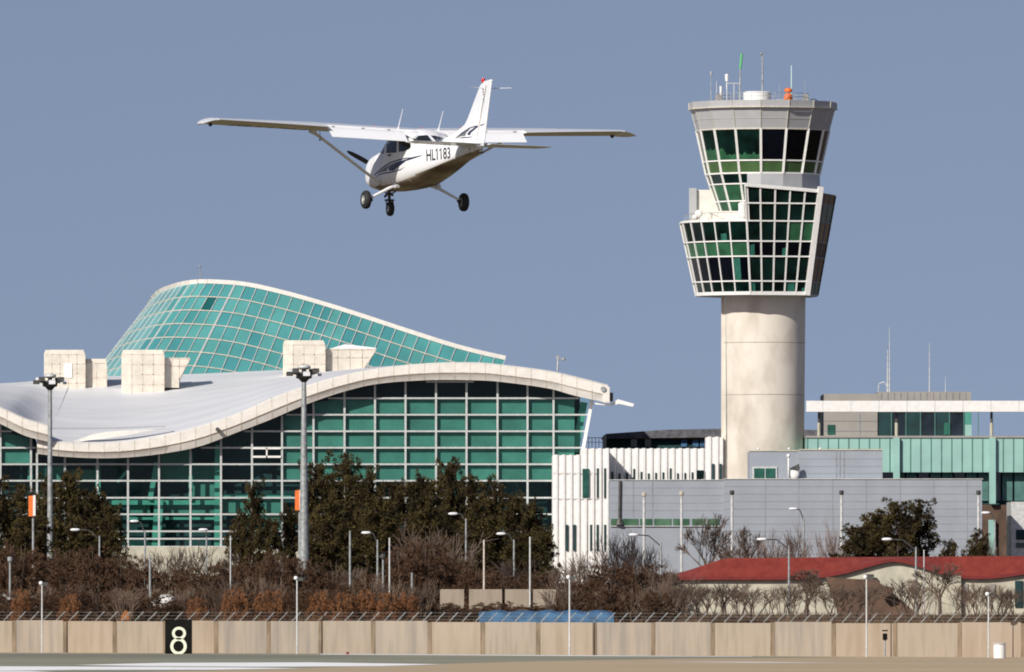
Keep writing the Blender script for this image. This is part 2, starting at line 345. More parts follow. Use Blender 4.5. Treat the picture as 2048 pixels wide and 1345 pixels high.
def facet(i0, i1, levs, cols, side):
    for cidx in range(cols):
        t0, t1 = cidx / cols, (cidx + 1) / cols
        pt = lambda t, y: foot(i0, y).lerp(foot(i1, y), t)
        for j in range(len(levs) - 1):
            y0, y1 = levs[j], levs[j + 1]
            if side == 'left': m_ = [M['towerglass'], M['towergreen'] if i0 in (0, 1, 2, 3, 4) else M['towerolive'], M['navyglass'], M['towerglass']][j]
            elif side == 'flat':
                m_ = M['towerglass']
                if levs[j] == 447 and cidx in (0, 1): m_ = M['towergreen']
                if levs[j] == 487: m_ = M['navyglass']
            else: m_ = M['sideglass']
            b = LB(tower); quad_thick(b, pt(t0, y0), pt(t1, y0), pt(t1, y1), pt(t0, y1), -.12 if side != 'x' else .12)
            ob = b.build('window', m_)
            cur = {('left', 0, 2): (.55, 1.0, 1.0), ('flat', 1, 4): (.15, .75, 1.0), ('flat', 4, 4): (.55, .95, 1.0), ('flat', 4, 2): (.5, 1.0, .8), ('flat', 2, 2): (.0, .35, .6), ('flat', 0, 4): (.2, .5, .5), ('left', 1, 0): (.3, .7, .4)}.get((side, cidx if side == 'flat' else i0, j))
            if cur:
                u0, u1, hh = cur; q0 = pt(t0 + (t1 - t0) * u0, y1); q1 = pt(t0 + (t1 - t0) * u1, y1); r0_ = pt(t0 + (t1 - t0) * u0, y1 - (y1 - y0) * hh); r1_ = pt(t0 + (t1 - t0) * u1, y1 - (y1 - y0) * hh * .9); nr = (pt(t1, y0) - pt(t0, y0)).cross(pt(t0, y1) - pt(t0, y0)).normalized(); no = nr if nr.y < 0 else -nr; o_ = no * (max(0, (nr * -.12).dot(no)) + .008)
                b = LB(tower); b.add([q0 + o_, q1 + o_, r1_ + o_, r0_ + o_], [(0, 1, 2, 3)]); b.build('curtain', M['towerteal'], fix=False)
mm = LB(tower)
cen = T(0, 500, 0)
def outn(p): v = p - cen; v.z = 0; return v.normalized()
for i in range(0, 8):
    facet(i, i + 1, ylev, 1, 'left')
    p, q_ = foot(i, 447), foot(i, 590); mm.bar(p + outn(p) * .05, q_ + outn(q_) * .05, .13, .16, outn(p))
    for y in ylev:
        p, q_ = foot(i, y), foot(i + 1, y); mm.bar(p + outn(p) * .07, q_ + outn(q_) * .07, .13 if y != 590 else .34, .14, (0, 0, 1) if 0 else outn(p))
flev = [384, 412, 447, 487, 517, 566, 590]
def topy(t): return 377 + 11 * t
for cidx in range(5): pass
facet(12, 0, flev[1:], 5, 'flat')
for cidx in range(5):      # sloping top row
    t0, t1 = cidx / 5, (cidx + 1) / 5
    b = LB(tower); f_ = lambda t, y: foot(0, y).lerp(foot(12, y), t)
    quad_thick(b, f_(t0, topy(t0)), f_(t1, topy(t1)), f_(t1, 412), f_(t0, 412), .12); b.build('window', M['towerglass'])
f_ = lambda t, y: foot(0, y).lerp(foot(12, y), t)
nf = (foot(12, 500) - foot(0, 500)).cross(Vector((0, 0, 1))).normalized()
if nf.y > 0: nf = -nf
for cidx in range(6):
    t = cidx / 5; yt = topy(t)
    mm.bar(f_(t, yt) + nf * .06, f_(t, 590) + nf * .06, .145, .16, nf)
for y in flev[1:]:
    mm.bar(f_(0, y) + nf * .07, f_(1, y) + nf * .07, .14 if y != 590 else .36, .14, nf)
mm.bar(f_(0, 376) + nf * .07, f_(1, 387.5) + nf * .07, .34, .3, nf)
mm.build('glazing_bars', M['mullwhite'])
b = LB(tower); b.bar(f_(1.0, 379) + nf * .12, f_(1.0, 593) + nf * .12, .52, .45, nf); b.build('corner_column', M['white'])
b = LB(tower)
for cidx in range(3):
    for j in range(len(flev) - 1):
        t0, t1 = cidx / 3, (cidx + 1) / 3; g_ = lambda t, y: foot(12, y).lerp(foot(11, y), t)
        yy0 = flev[j] if j else 390 + 0 * cidx
        b = LB(tower); quad_thick(b, g_(t0, yy0), g_(t1, yy0), g_(t1, flev[j + 1]), g_(t0, flev[j + 1]), .12); b.build('side_window', [M['sideglass'], M['towergreen'], M['towerglass'], M['brownshed']][(cidx * 5 + j * 3 + (cidx == 1)) % 4])  # green and brown panes put reflections into the glass colour
b = LB(tower); ns = Vector((1, -.15, 0))
for y in flev[1:]: b.bar(g_(0, y) + ns * .02, g_(1, y) + ns * .02, .10, .08, ns)
for t in (.33, .66, 1): b.bar(g_(t, 392) + ns * .02, g_(t, 590) + ns * .02, .10, .08, ns)
b.build('side_bars', M['seamgrey'])
b = LB(tower)
for i0, i1 in ((8, 9), (9, 10), (10, 11)):
    b.hexa([foot(i0, 590), foot(i1, 590), foot(i1, 590) + Vector((0, -.3, 0)), foot(i0, 590) + Vector((0, -.3, 0))], [foot(i0, 447 if i0 == 8 else 392), foot(i1, 447 if i0 == 8 else 392), foot(i1, 447 if i0 == 8 else 392) + Vector((0, -.3, 0)), foot(i0, 447 if i0 == 8 else 392) + Vector((0, -.3, 0))])
b.build('rear_wall', M['clad'])
b = LB(tower); order = list(range(0, 13))
b.hexa([foot(i, 593.5) for i in order], [foot(i, 589) for i in order]); b.build('soffit', M['clad'])
b = LB(tower); order2 = [0, 1, 2, 3, 4, 5, 6, 7, 8, 9]
def sc_(p, s_): return cen + (p - cen) * 1.0
b.hexa([foot(i, 448) for i in order2], [foot(i, 443.5) for i in order2]); b.build('terrace_deck', M['cream'])
b = LB(tower); up = [0, 12, 11, 10, 9]
ins = lambda p: cen + (p - cen) * .97 + Vector((0, 0, .03 * (cen.z - p.z) * -1))
b.hexa([ins(foot(i, 392)) for i in up], [ins(foot(i, 389)) for i in up]); b.build('upper_deck', M['clad'])
b = LB(tower)
p0, p1 = foot(0, 447), foot(9, 447); u0, u1 = foot(0, 378), foot(9, 390)
b.hexa([p0, p1, p1 + Vector((.3, 0, 0)), p0 + Vector((.3, 0, 0))], [u0, u1, u1 + Vector((.3, 0, 0)), u0 + Vector((.3, 0, 0))]); b.build('terrace_wall', M['white'])
b = LB(tower); b.box(T(-147, 378, 0), T(-137, 447, 60)); b.box(T(-137, 380, 2), T(-80, 447, 60)); b.build('stair_block', [M['cream']])
b = LB(tower); b.box(T(-149, 377, -6), T(-134, 446, 2)); b.build('stair_fin', M['clad'])
b = LB(tower)   # terrace low wall and rail
for i in range(0, 7):
    p, q_ = foot(i, 430), foot(i + 1, 430)
    ip = p.lerp(T(0, 430), .07); iq = q_.lerp(T(0, 430), .07)
    b.tube(ip, iq, .03, n=4); dn = Vector((0, 0, -.8))
    for t in (0, .5): b.tube(ip.lerp(iq, t), ip.lerp(iq, t) + dn, .025, n=4)
b.build('terrace_rail', M['steel'])
b = LB(tower); b.box(T(-110, 426, -112), T(-48, 444, -90)); b.build('terrace_plinth', M['cream'])
b = LB(tower); b.lathe(T(-46, 446, -128), [(.01, 0), (.36, 0), (.40, .35), (.40, .95), (.34, 1.0), (.36, 1.7), (.2, 1.85), (.01, 1.87)], 14); b.build('vent_drum', M['white'], smooth=40)
for dx, y, r in ((-131, 431, .40), (-139, 438, .24), (-116, 442, .28), (-101, 441, .30)):
    dish = LB(tower); dish.sphere(T(dx, y, -92), r, 14, 9, sc=(1, .6, 1)); dish.tube(T(dx, y + 3, -88), T(dx, 447, -88), .08, n=6); dish.build('dish_antenna', M['white'], smooth=40)
# roof equipment
b = LB(tower)
for y in (189, 196):
    for k in range(24):
        a0, a1 = 2 * math.pi * k / 24, 2 * math.pi * (k + 1) / 24
        b.tube(T(92 * math.sin(a0) - 2, y, -92 * math.cos(a0)), T(92 * math.sin(a1) - 2, y, -92 * math.cos(a1)), .035, n=4)
for k in range(24):
    a0 = 2 * math.pi * k / 24
    b.tube(T(92 * math.sin(a0) - 2, 188, -92 * math.cos(a0)), T(92 * math.sin(a0) - 2, 206, -92 * math.cos(a0)), .03, n=4)
b.build('roof_rail', M['steel'])
b = LB(tower); b.box(T(-96, 190, -10), T(-84, 206, 10)); b.box(T(80, 189, -10), T(90, 206, 10)); b.build('rail_cabinet', M['taupe'])
b = LB(tower); b.lathe(T(-13, 206, -20), [(.01, 0), (1.40, 0), (1.42, .95), (1.25, 1.08), (.01, 1.12)], 24); b.build('radome_drum', M['white'], smooth=30)
for k_, (px, y0, y1, r, m_) in enumerate([(1423, 140, 206, .05, 'steel'), (1434, 160, 206, .04, 'palesteel'), (1469, 166, 206, .06, 'palesteel'), (1526, 112, 206, .10, 'steel'), (1582, 133, 186, .07, 'cyanwhite'), (1558, 168, 206, .03, 'steel'), (1609, 165, 206, .03, 'steel')]):
    b = LB(tower); dx = px - 1527
    dep = 50 if dx < 0 else -40
    b.tube(T(dx, 206, dep), T(dx, y0, dep), r, r * .75, n=6)
    if px == 1526:
        b.tube(T(dx - 4, 108, dep), T(dx + 4, 108, dep), .05, n=6); b.sphere(T(dx - 3, 106, dep), .16); b.tube(T(dx, 112, dep), T(dx, 106, dep), .05, n=6); b.box(T(dx - 2, 113, dep - 2), T(dx + 2, 121, dep + 2))
    if px == 1423: b.tube(T(dx, 150, dep), T(dx, 141, dep), .12, .09, n=6); b.tube(T(dx - 5, 203, dep), T(dx + 3, 206, dep), .18, n=6)
    if px == 1469: b.tube(T(dx - 16, 165, dep), T(dx + 12, 165, dep), .05, n=6); b.tube(T(dx - 15, 165, dep), T(dx - 15, 177, dep), .05, n=6); b.tube(T(dx + 11, 165, dep), T(dx + 11, 190, dep), .05, n=6)
    b.build('antenna_mast', M[m_])
b = LB(tower); b.tube(T(-46, 137, 20), T(-47, 206, 20), .07, .09, n=6); b.build('antenna_mast', M['steel'])
b = LB(tower); b.tube(T(-43, 107, 20), T(-46, 137, 20), .13, .13, n=8); b.build('green_antenna', M['green'])
b = LB(tower); b.tube(T(-73, 151, 20), T(-73, 162, 20), .19, .15, n=8); b.sphere(T(-73, 151, 20), .2); b.tube(T(-73, 162, 20), T(-73, 206, 20), .04, n=5); b.tube(T(-85, 172, 20), T(-85, 206, 20), .13, .1, n=8); b.build('whip_antenna', M['white'], smooth=40)
b = LB(tower)
b.sphere(T(48, 184, -60), .38, 10, 6, sc=(1.1, 1, .75)); b.build('beacon_lamp', M['orange'], smooth=True)
b = LB(tower); b.lathe(T(48, 205, -60), [(.01, 0), (.35, 0), (.46, .25), (.42, .6), (.2, .75), (.01, .75)], 12); b.build('beacon_housing', M['orange'], smooth=40)
b = LB(tower); b.path([T(94, 200, 0), T(100, 198, 0), T(107, 201, 0), T(110, 206, 0)], .05, 5); b.build('cable_hoop', M['darksteel'])
# ------------------------------------------------------------------ terminal with wavy roof
TB = 1150.0
term = empty('terminal_building', (P(600, 0, TB).x, TB, 2.6), 'airport terminal with a white wave-shaped roof edge over a teal glazed wall', 'terminal building')
def interp(tab, x):
    # smooth (Catmull-Rom) interpolation
    if x <= tab[0][0]: return tab[0][1] + (x - tab[0][0]) * (tab[1][1] - tab[0][1]) / (tab[1][0] - tab[0][0])
    if x >= tab[-1][0]: return tab[-1][1]
    for i in range(len(tab) - 1):
        if tab[i][0] <= x <= tab[i + 1][0]:
            x0, y0 = tab[i]; x1, y1 = tab[i + 1]; h = x1 - x0; t = (x - x0) / h
            m0 = (y1 - tab[i - 1][1]) / (x1 - tab[i - 1][0]) if i else (y1 - y0) / h
            m1 = (tab[i + 2][1] - y0) / (tab[i + 2][0] - x0) if i + 2 < len(tab) else (y1 - y0) / h
            return (2*t**3-3*t**2+1)*y0 + (t**3-2*t**2+t)*h*m0 + (-2*t**3+3*t**2)*y1 + (t**3-t**2)*h*m1
topT = [(72, 876), (130, 884), (200, 886), (260, 882), (330, 870), (400, 852), (480, 825), (540, 798), (608, 773), (680, 752), (750, 738), (850, 727), (950, 725), (1000, 729), (1100, 742), (1150, 753), (1216, 770)]
botT = [(72, 908), (130, 914), (200, 917), (260, 915), (330, 907), (400, 893), (480, 863), (540, 840), (608, 811), (680, 786), (750, 769), (850, 761), (950, 761), (1000, 764), (1100, 778), (1150, 792), (1216, 806)]
topL = [(-120, 772), (-60, 792), (0, 813), (50, 836), (96, 850)]
botL = [(-120, 806), (-60, 825), (0, 848), (50, 872), (96, 884)]
backT = [(-120, 770), (0, 764), (60, 757), (360, 748), (520, 741), (730, 734), (800, 731), (900, 731), (1000, 733), (1216, 772)]
def roof(tab, bot, x0, x1, D, name):
    n = int((x1 - x0) / 10); xs_ = [x0 + (x1 - x0) * i / n for i in range(n + 1)]
    ring = []
    for x in xs_:
        t_, b_ = interp(tab, x), interp(bot, x); mid = t_ * .42 + b_ * .58
        pts = [P(x, b_, D + .6), P(x, b_, D), P(x, mid, D - .35), P(x, mid - .5, D - .40), P(x, t_ + 3, D - .42), P(x, t_, D)]
        ring.append(pts)
    b = LB(term)
    o = [p for r_ in ring for p in r_]; m_ = 6
    b.add(o, [(j * m_ + i, (j + 1) * m_ + i, (j + 1) * m_ + i + 1, j * m_ + i + 1) for j in range(n) for i in range(5)])
    b.add(ring[0], [(0, 1, 2, 3, 4, 5)]); b.add(ring[-1], [(5, 4, 3, 2, 1, 0)])
    b.build('fascia', M['cream'], smooth=40, fix=False)
    # tile seams
    b = LB(term); x = x0 + 12
    while x < x1 - 4:
        t_, b_ = interp(tab, x), interp(bot, x); mid = t_ * .42 + b_ * .58
        for p, q_ in ((P(x, t_, D - .43), P(x, mid, D - .41)), (P(x, mid, D - .37), P(x, b_, D - .02))): b.bar(p, q_, .06, .03, (0, -1, 0))
        x += 30.5
    for i in range(n):
        xa, xb = xs_[i], xs_[i + 1]
        ya = interp(tab, xa) * .42 + interp(bot, xa) * .58; yb_ = interp(tab, xb) * .42 + interp(bot, xb) * .58
        b.bar(P(xa, ya, D - .40), P(xb, yb_, D - .40), .07, .03, (0, -1, 0))
    b.build('fascia_joints', M['seam'])
    # soffit
    b = LB(term); o = []
    for x in xs_: b_ = interp(bot, x); p = P(x, b_, D + .3); o += [p, Vector((p.x, D + 4.6, p.z + .1))]
    b.add(o, [(2 * i, 2 * i + 1, 2 * i + 3, 2 * i + 2) for i in range(n)]); b.build('soffit', M['taupe'], fix=False)
    # roof sheet: ruled between the wavy front and the straighter ridge behind
    b = LB(term); o = []; K = 14
    DB = D + 62
    for x in xs_:
        a = P(x, interp(tab, x), D); yb2 = interp(backT, x); zb = CZ + (YH - yb2) * DB / F
        zb = max(zb, a.z - 3.0) if x > 800 else zb
        for kk in range(K + 1):
            t = kk / K; o.append(Vector((a.x, D + (DB - D) * t, a.z + (zb - a.z) * (t ** .95) - (1.65 * (1 - t) * min(1, max(0, (x - 20) / 50)) if (name == 'left' and kk) else 0))))
    b.add(o, [(j * (K + 1) + i, (j + 1) * (K + 1) + i, (j + 1) * (K + 1) + i + 1, j * (K + 1) + i + 1) for j in range(n) for i in range(K)])
    b.build('roof', M['roofmetal'], smooth=True, fix=False)
roof(topT, botT, 74, 1216, TB, 'main'); roof(topL, botL, -120, 96, TB - 1.2, 'left')
b = LB(term)    # end cap with round opening, gutter arm
b.box(P(1206, 774, TB - .45), P(1219, 806, TB + 1.0)); b.build('fascia_end', M['cream'])
b = LB(term); b.tube(P(1206.5, 778.5, TB - .46), P(1206.5, 778.5, TB - .62), .27, n=16); b.build('roundel', M['steel'])
b = LB(term); b.tube(P(1222, 795, TB + 1), P(1224, 795, TB + 1), .5, n=12); b.box(P(1216, 786, TB + .2), P(1226, 803, TB + 1.4)); b.build('gutter_box', M['darksteel'])
b = LB(term); b.prism([P(1190, 806, TB + .4), P(1220, 808.5, TB + .4), P(1236, 799, TB + .4), P(1268, 808, TB + .4), P(1266, 814, TB + .4), P(1238, 808, TB + .4), P(1222, 812, TB + .4), P(1190, 809, TB + .4)], (0, .8, 0)); b.build('gutter_arm', M['white'])
for px, py in ((86, 858), (435, 859)):
    b = LB(term); b.tube(P(px, py, TB - 1.6), P(px, py, TB - .3), .2, n=10); b.build('roof_lamp', M['darksteel'])
b = LB(term)   # raised lens-shaped curb on the roof
cv = [(138, 884), (160, 878), (185, 869), (215, 864), (260, 861), (310, 858.5), (345, 858)]
cl = [(138, 886), (160, 884), (185, 880), (215, 877), (260, 870), (310, 861), (345, 859)]
o = [];
for (x, y), (x2, y2) in zip(cl, cv): o += [P(x, y, TB + .5 ), P(x2, y2, TB + 1.4)]
b.add(o, [(2*i, 2*i+2, 2*i+3, 2*i+1) for i in range(len(cv) - 1)]); b.build('roof_curb', M['cream'], fix=False)
b = LB(term); b.path([P(105, 857.5, TB + 6.0 - .2)] + [P(x, y, TB + 6) for x, y in ((170, 857), (240, 856.5), (330, 853))], .05, 4); b.build('roof_joint', M['seamgrey'])
# glazed facade
GDp = TB + 2.0
vx = [-60, 1, 62, 74, 130, 195, 256, 318, 381, 442, 504, 564, 627, 689, 750, 811, 872, 933, 995, 1055, 1107]
ry = [764, 797, 830, 863, 896, 929, 962, 996, 1029, 1063, 1078, 1094]
def ytop(x): return (interp(botL, x) if x < 74 else interp(botT, x)) + 1
mats_side = []
def rightx(y): return 1184 - (y - 805) * 17 / 94
for i in range(len(vx)):
    xa = vx[i]; xb = vx[i + 1] if i + 1 < len(vx) else None
    y0a = ytop(xa); y0b = ytop(xb) if xb else ytop(1184)
    b = LB(term)
    if xb: pl = [P(xa, y0a - 6, GDp), P(xb, y0b - 6, GDp), P(xb, 1094, GDp), P(xa, 1094, GDp)]
    else: pl = [P(xa, y0a - 6, GDp), P(1184, 800, GDp), P(1167, 899, GDp), P(1132, 1094, GDp), P(xa, 1094, GDp)]
    b.add(pl, [tuple(range(len(pl)))]); b.build('window', M['glass'], fix=False)
mullD = GDp - .16
for i, x in enumerate(vx):
    b = LB(term); b.bar(P(x, ytop(x) - 3, mullD), P(x, 1094, mullD), .20, .38, (0, -1, 0)); b.build('mullion', M['mull'])
b = LB(term); b.bar(P(1184, 801, mullD), P(1165, 905, mullD), .34, .5, (0, -1, 0)); b.bar(P(1165, 905, mullD), P(1134, 1094, mullD), .34, .5, (0, -1, 0)); b.build('end_post', M['mullwhite'])
for y in ry:
    b = LB(term); segs = []; on = False; x = -60
    while x < 1186:
        ok = ytop(x) < y - 2 and x < (rightx(y) if y > 805 else 1184)
        if ok and not on: st = x; on = True
        if not ok and on: segs.append((st, x - 2)); on = False
        x += 2
    if on: segs.append((st, x - 2))
    for s0, s1 in segs: b.bar(P(s0, y, mullD - .01), P(s1, y, mullD - .01), .17, .34, (0, -1, 0))
    if b.v: b.build('transom', M['mull'])
# what stands behind the glass
b = LB(term)
for i in range(len(vx)):
    xa = vx[i]; xb = vx[i + 1] if i + 1 < len(vx) else 1168
    for j in range(len(ry) - 1):
        y0, y1 = ry[j], ry[j + 1]
        lit = (xa >= 564 and 797 <= y0 < 962) or (xa < 62 and y0 < 929)
        if xa >= 564 and y0 == 797 and ytop(xa) > 797: lit = ytop(xb) < 800
        if not lit: continue
        if ytop(xa) > y0 + 25 and ytop(xb) > y0 + 25: continue
        e = 0
        xb2 = xb if i + 1 < len(vx) else 1150
        DD = GDp + .18; o = [P(xa + 1, max(y0, ytop(xa) + 1), DD), P(xb2 - 1, max(y0, ytop(xb2) + 1), DD), P(xb2 - 1, y1, DD), P(xa + 1, y1, DD)]
        b.add(o, [(0, 1, 2, 3)], random.choice((0, 0, 1, 2)))
b.build('blinds', [M['tealblind'], M['tealblind2'], M['tealblind3']], fix=False)
b = LB(term); o = []
for x in range(-60, 1170, 10): o += [P(x, ytop(x) - 4, GDp + 3.0), P(x, 1096, GDp + 3.0)]
b.add(o, [(2 * i, 2 * i + 2, 2 * i + 3, 2 * i + 1) for i in range(len(o) // 2 - 1)]); b.build('interior_wall', M['darkroom'], fix=False)
b = LB(term)
for p, q_, w in (((314, 925, 0), (300, 1000, 0), .5), ((318, 1000, 0), (312, 1094, 0), .9), ((381, 905, 0), (381, 1000, 0), .4), ((436, 890, 0), (434, 1094, 0), .6), ((195, 925, 0), (197, 1000, 0), .5), ((1168, 805, 0), (1150, 905, 0), .7), ((235, 965, 0), (256, 940, 0), .25), ((62, 930, 0), (60, 960, 0), .5), ((497, 990, 0), (497, 1094, 0), .35)):
    b.bar(P(p[0], p[1], GDp + 1.2), P(q_[0], q_[1], GDp + 1.2), w, .3, (0, -1, 0))
for x0, x1, y, h in ((210, 442, 1001, 9), (256, 442, 1035, 5), (442, 620, 988, 7), (256, 318, 1085, 12)):
    b.box(P(x0, y, GDp + 1.5), P(x1, y + h, GDp + 1.7))
b.build('interior_frame', M['tealbright'])
b = LB(term)
for x0, x1, y0, y1 in ((322, 380, 896, 960), (384, 436, 930, 1028), (444, 500, 1000, 1026), (322, 380, 1004, 1028), (506, 562, 1000, 1060), (76, 128, 932, 960), (134, 190, 940, 962), (260, 300, 1003, 1027)):
    b.box(P(x0, y0, GDp + 2.2), P(x1, y1, GDp + 2.3))
b.build('interior_panel', M['tealblind'])
b = LB(term)
b.box(P(506, 896, GDp - .5), P(562, 899, GDp - .3)); b.box(P(506, 912, GDp - .5), P(562, 916, GDp - .3)); b.box(P(532, 896, GDp - .5), P(535, 916, GDp - .3)); b.build('vent_louvre', M['white'])
b = LB(term); b.box(P(-60, 1094, GDp - .6), P(1132, 1228, GDp + 20)); b.build('base_wall', M['creamwall'])
# rooftop boxes
def tilebox(x0, x1, y0, y1, D, cols, rows_, dep=5.0, ch=8):
    b = LB(term)
    y1 += 22
    pts0 = [P(x0, y1, D + 1.2), P(x0 + ch, y1, D), P(x1, y1, D), P(x1, y1, D + dep), P(x0, y1, D + dep)]
    z1 = P(x0, y0, D).z; z2 = z1 - .45
    lo_ = [Vector(p) for p in pts0]; hi_ = [Vector((p.x, p.y, z2)) for p in lo_]
    c_ = sum((p for p in lo_), Vector()) / 5
    top = [Vector((c_.x + (p.x - c_.x) * .93, c_.y + (p.y - c_.y) * .9, z1)) for p in lo_]
    b.loft([lo_, hi_, top]); o_ = b.build('roof_box', M['boxcream'])
    b = LB(term)
    for i in range(cols + 1):
        x = x0 + ch + (x1 - x0 - ch) * i / cols; b.bar(P(x, y0 + 9, D - .01), P(x, y1, D - .01), .10, .04, (0, -1, 0))
    for j in range(rows_):
        y = y0 + 9 + (y1 - y0 - 9) * j / rows_; b.bar(P(x0 + ch, y, D - .01), P(x1, y, D - .01), .10, .04, (0, -1, 0)); b.bar(P(x0 + ch, y, D - .01), P(x0, y, D + 1.19), .08, .04, (0, -1, 0))
    bb = b.build('roof_box_joints', M['seam'])
tilebox(88, 170, 700, 764, TB + 50, 4, 4, ch=15); tilebox(170, 213, 718, 762, TB + 51, 2, 2, ch=2)
tilebox(243, 328, 700, 768, TB + 44, 3, 4, ch=20); tilebox(566, 650, 681, 745, TB + 44, 3, 4, ch=20)
for x0, x1, xs2, y0, y1, nc in ((328, 380, 358, 717, 758, 2), (650, 752, 724, 699, 742, 3)):
    b = LB(term); D = TB + 45
    b.prism([P(x0, y1 + 18, D), P(xs2, y1 + 18, D), P(xs2, y1, D), P(x1, y0, D), P(x0, y0, D)], (0, 4, 0)); b.build('roof_box', M['boxcream'])
    b = LB(term)
    for i in range(1, nc + 1):
        x = x0 + (xs2 - x0) * i / nc; b.bar(P(x, y0, D - .03), P(x, y1, D - .03), .10, .05, (0, -1, 0))
    b.bar(P(x0, (y0 + y1) / 2 - 5, D - .03), P((x1 + xs2) / 2, (y0 + y1) / 2 - 5, D - .03), .1, .05, (0, -1, 0)); b.bar(P(x0, y0, D - .03), P(x1, y0, D - .03), .12, .05, (0, -1, 0)); b.bar(P(x1, y0, D - .03), P(xs2, y1, D - .03), .12, .05, (0, -1, 0))
    b.build('roof_box_joints', M['seam'])
b = LB(term); D = TB + 45; b.prism([P(655, 699, D), P(690, 689, D), P(752, 696, D), P(752, 699, D)], (0, 4, 0)); b.build('roof_box_hood', M['roofmetal'])
b = LB(term); b.box(P(128, 727, TB + 49.9), P(144, 756, TB + 50)); b.build('roof_box_door', M['white'])
# glass shell behind the roof
topD = [(298, 608), (306, 596), (320, 585), (340, 577), (365, 570), (400, 566), (440, 567), (480, 570), (520, 577), (600, 597), (700, 627), (800, 660), (900, 692), (960, 708), (1010, 719)]
def shp(u, v):      # u: x of the column head, v: rows down
    y = interp(topD, u) + 27.2 * v
    sl_ = 0.77 - 0.36 * min(1, max(0, (u - 320) / 200))
    x = u - sl_ * 27.2 * v
    bend = max(0, (400 - u) / 100)
    D = TB + 74 - 1.1 * v + 16 * bend ** 1.6
    return P(x, y, D)
cols = [298, 306, 314, 322, 332, 343, 354, 366, 380, 396, 413, 431, 450, 470, 491, 513, 537, 561, 585, 609, 630, 649, 666, 684, 703, 724, 746, 769, 792, 814, 837, 861, 886, 912, 939, 965, 990, 1010]
NV = 7
for i in range(len(cols) - 1):
    b = LB(term); o = []
    for v in range(NV + 1): o += [shp(cols[i], v), shp(cols[i + 1], v)]
    fs = [(2*v, 2*v+1, 2*v+3, 2*v+2) for v in range(NV)]
    b.add(o, fs)
    ob = b.build('glass_bay', [M['domesheen'] if cols[i] < 366 else M['domeglass'], M['domedark'], M['domeglass2'], M['domeglass3']], fix=False)
    if cols[i] >= 366:
        for p_ in ob.data.polygons: p_.material_index = random.choice((0, 0, 2, 3))
    if cols[i] == 431: ob.data.polygons[1].material_index = 1
b = LB(term)
for i, u in enumerate(cols):
    big = u in (380, 470)
    off = Vector((0, -.08, 0))
    for v in range(NV): b.bar(shp(u, v) + off, shp(u, v + 1) + off, .20 if big else .085, .06, (0, -1, 0))
b.build('shell_ribs', M['mull'])
b = LB(term)
for v in range(1, NV + 1):
    for i in range(len(cols) - 1): b.bar(shp(cols[i], v) + Vector((0, -.1, 0)), shp(cols[i + 1], v) + Vector((0, -.1, 0)), .11, .08, (0, -1, 0))
b.build('shell_rings', M['mullbeige'])
b = LB(term)
for i in range(len(cols) - 1): b.bar(shp(cols[i], -.1), shp(cols[i + 1], -.1), .46, .5, (0, -1, 0))
for v in range(NV): b.bar(shp(298, v), shp(298, v + 1), .22, .3, (0, -1, 0))
b.build('shell_edge', M['cream'])
b = LB(term); b.tube(P(401, 566, TB + 76), P(401, 537, TB + 76), .06, n=5); b.sphere(P(400, 533, TB + 76), .14); b.build('lightning_rod', M['steel'])
b = LB(term); b.tube(P(1115, 742, TB + 8), P(1116, 716, TB + 8), .12, .08, n=6); b.box(P(1112, 711, TB + 8), P(1119, 717, TB + 8.4)); b.tube(P(1113, 719, TB + 8), P(1130, 719, TB + 8), .07, n=5); b.sphere(P(1127, 719, TB + 8), .2); b.build('roof_camera', M['steel'])
# ------------------------------------------------------------------ other buildings
def building(name, px, D, label, cat, group=None):
    return empty(name, (P(px, 0, D).x, D, 2.6), label, cat, group)
def bx(root, name, m, x0, x1, y0, y1, D, dep=.2, parent=None):
    b = LB(root); a = P(x0, y0, D); c_ = P(x1, y1, D); b.box(a, (c_.x, D + dep, c_.z)); return b.build(name, m)
YB = 1222
W = building('ribbed_building', 1276, 1135, 'white building with vertical ribs and narrow slot windows left of the tower shaft', 'building')
WD = 1135
bx(W, 'wall', M['white'], 1105, 1162, 911, YB, WD, 18); bx(W, 'wall', M['white'], 1162, 1218, 898, YB, WD + .003, 18); W2 = 1148.0; bx(W, 'wall', M['white'], 1212, 1412, 898, YB, W2, 8); bx(W, 'wall', M['white'], 1412, 1446, 875, YB, W2 + .006, 6)
b = LB(W); x = 1109
while x < 1436:
    yt = 911 if x < 1160 else (898 if x < 1408 else 875)
    yb_ = YB
    WR = WD if x < 1216 else W2; a = P(x, yt - 1.2, WR); c_ = P(x + 8.4, yb_, WR)
    b.hexa([Vector((a.x, WR, c_.z)), Vector((a.x + .1, WR - .17, c_.z)), Vector((c_.x - .1, WR - .17, c_.z)), Vector((c_.x, WR, c_.z))], [Vector((a.x, WR, a.z)), Vector((a.x + .1, WR - .17, a.z)), Vector((c_.x - .1, WR - .17, a.z)), Vector((c_.x, WR, a.z))])
    b.build('rib', M['white']); b = LB(W)
    x += 14.6
for y in (946, 997): bx(W, 'wall_joint', M['palesteel'], 1106, 1200, y, y + 1, WD - .18, .05)
bx(W, 'window', M['tealpane'], 1165, 1178, 938, 996, WD - .24, .2)
for x in (1193.5, 1208): bx(W, 'slot_window', M['darkroom'], x, x + 4, 937, 996, WD - .20, .15)
x = 1222.5
i = 0
while x < 1405:
    bx(W, 'slot_window', M['darkroom'], x, x + 3.4, 944 - (i * 7 % 5 == 1) * 7 + (i * 3 % 4), 960, W2 - .20, .15); x += 14.6; i += 1
for x in (1424.6, 1439.2): bx(W, 'slot_window', M['darkroom'], x, x + 4, 928, 960, W2 - .20, .15)
bx(W, 'window', M['towerglass'], 1394, 1408, 941, 958, W2 - .24, .2)
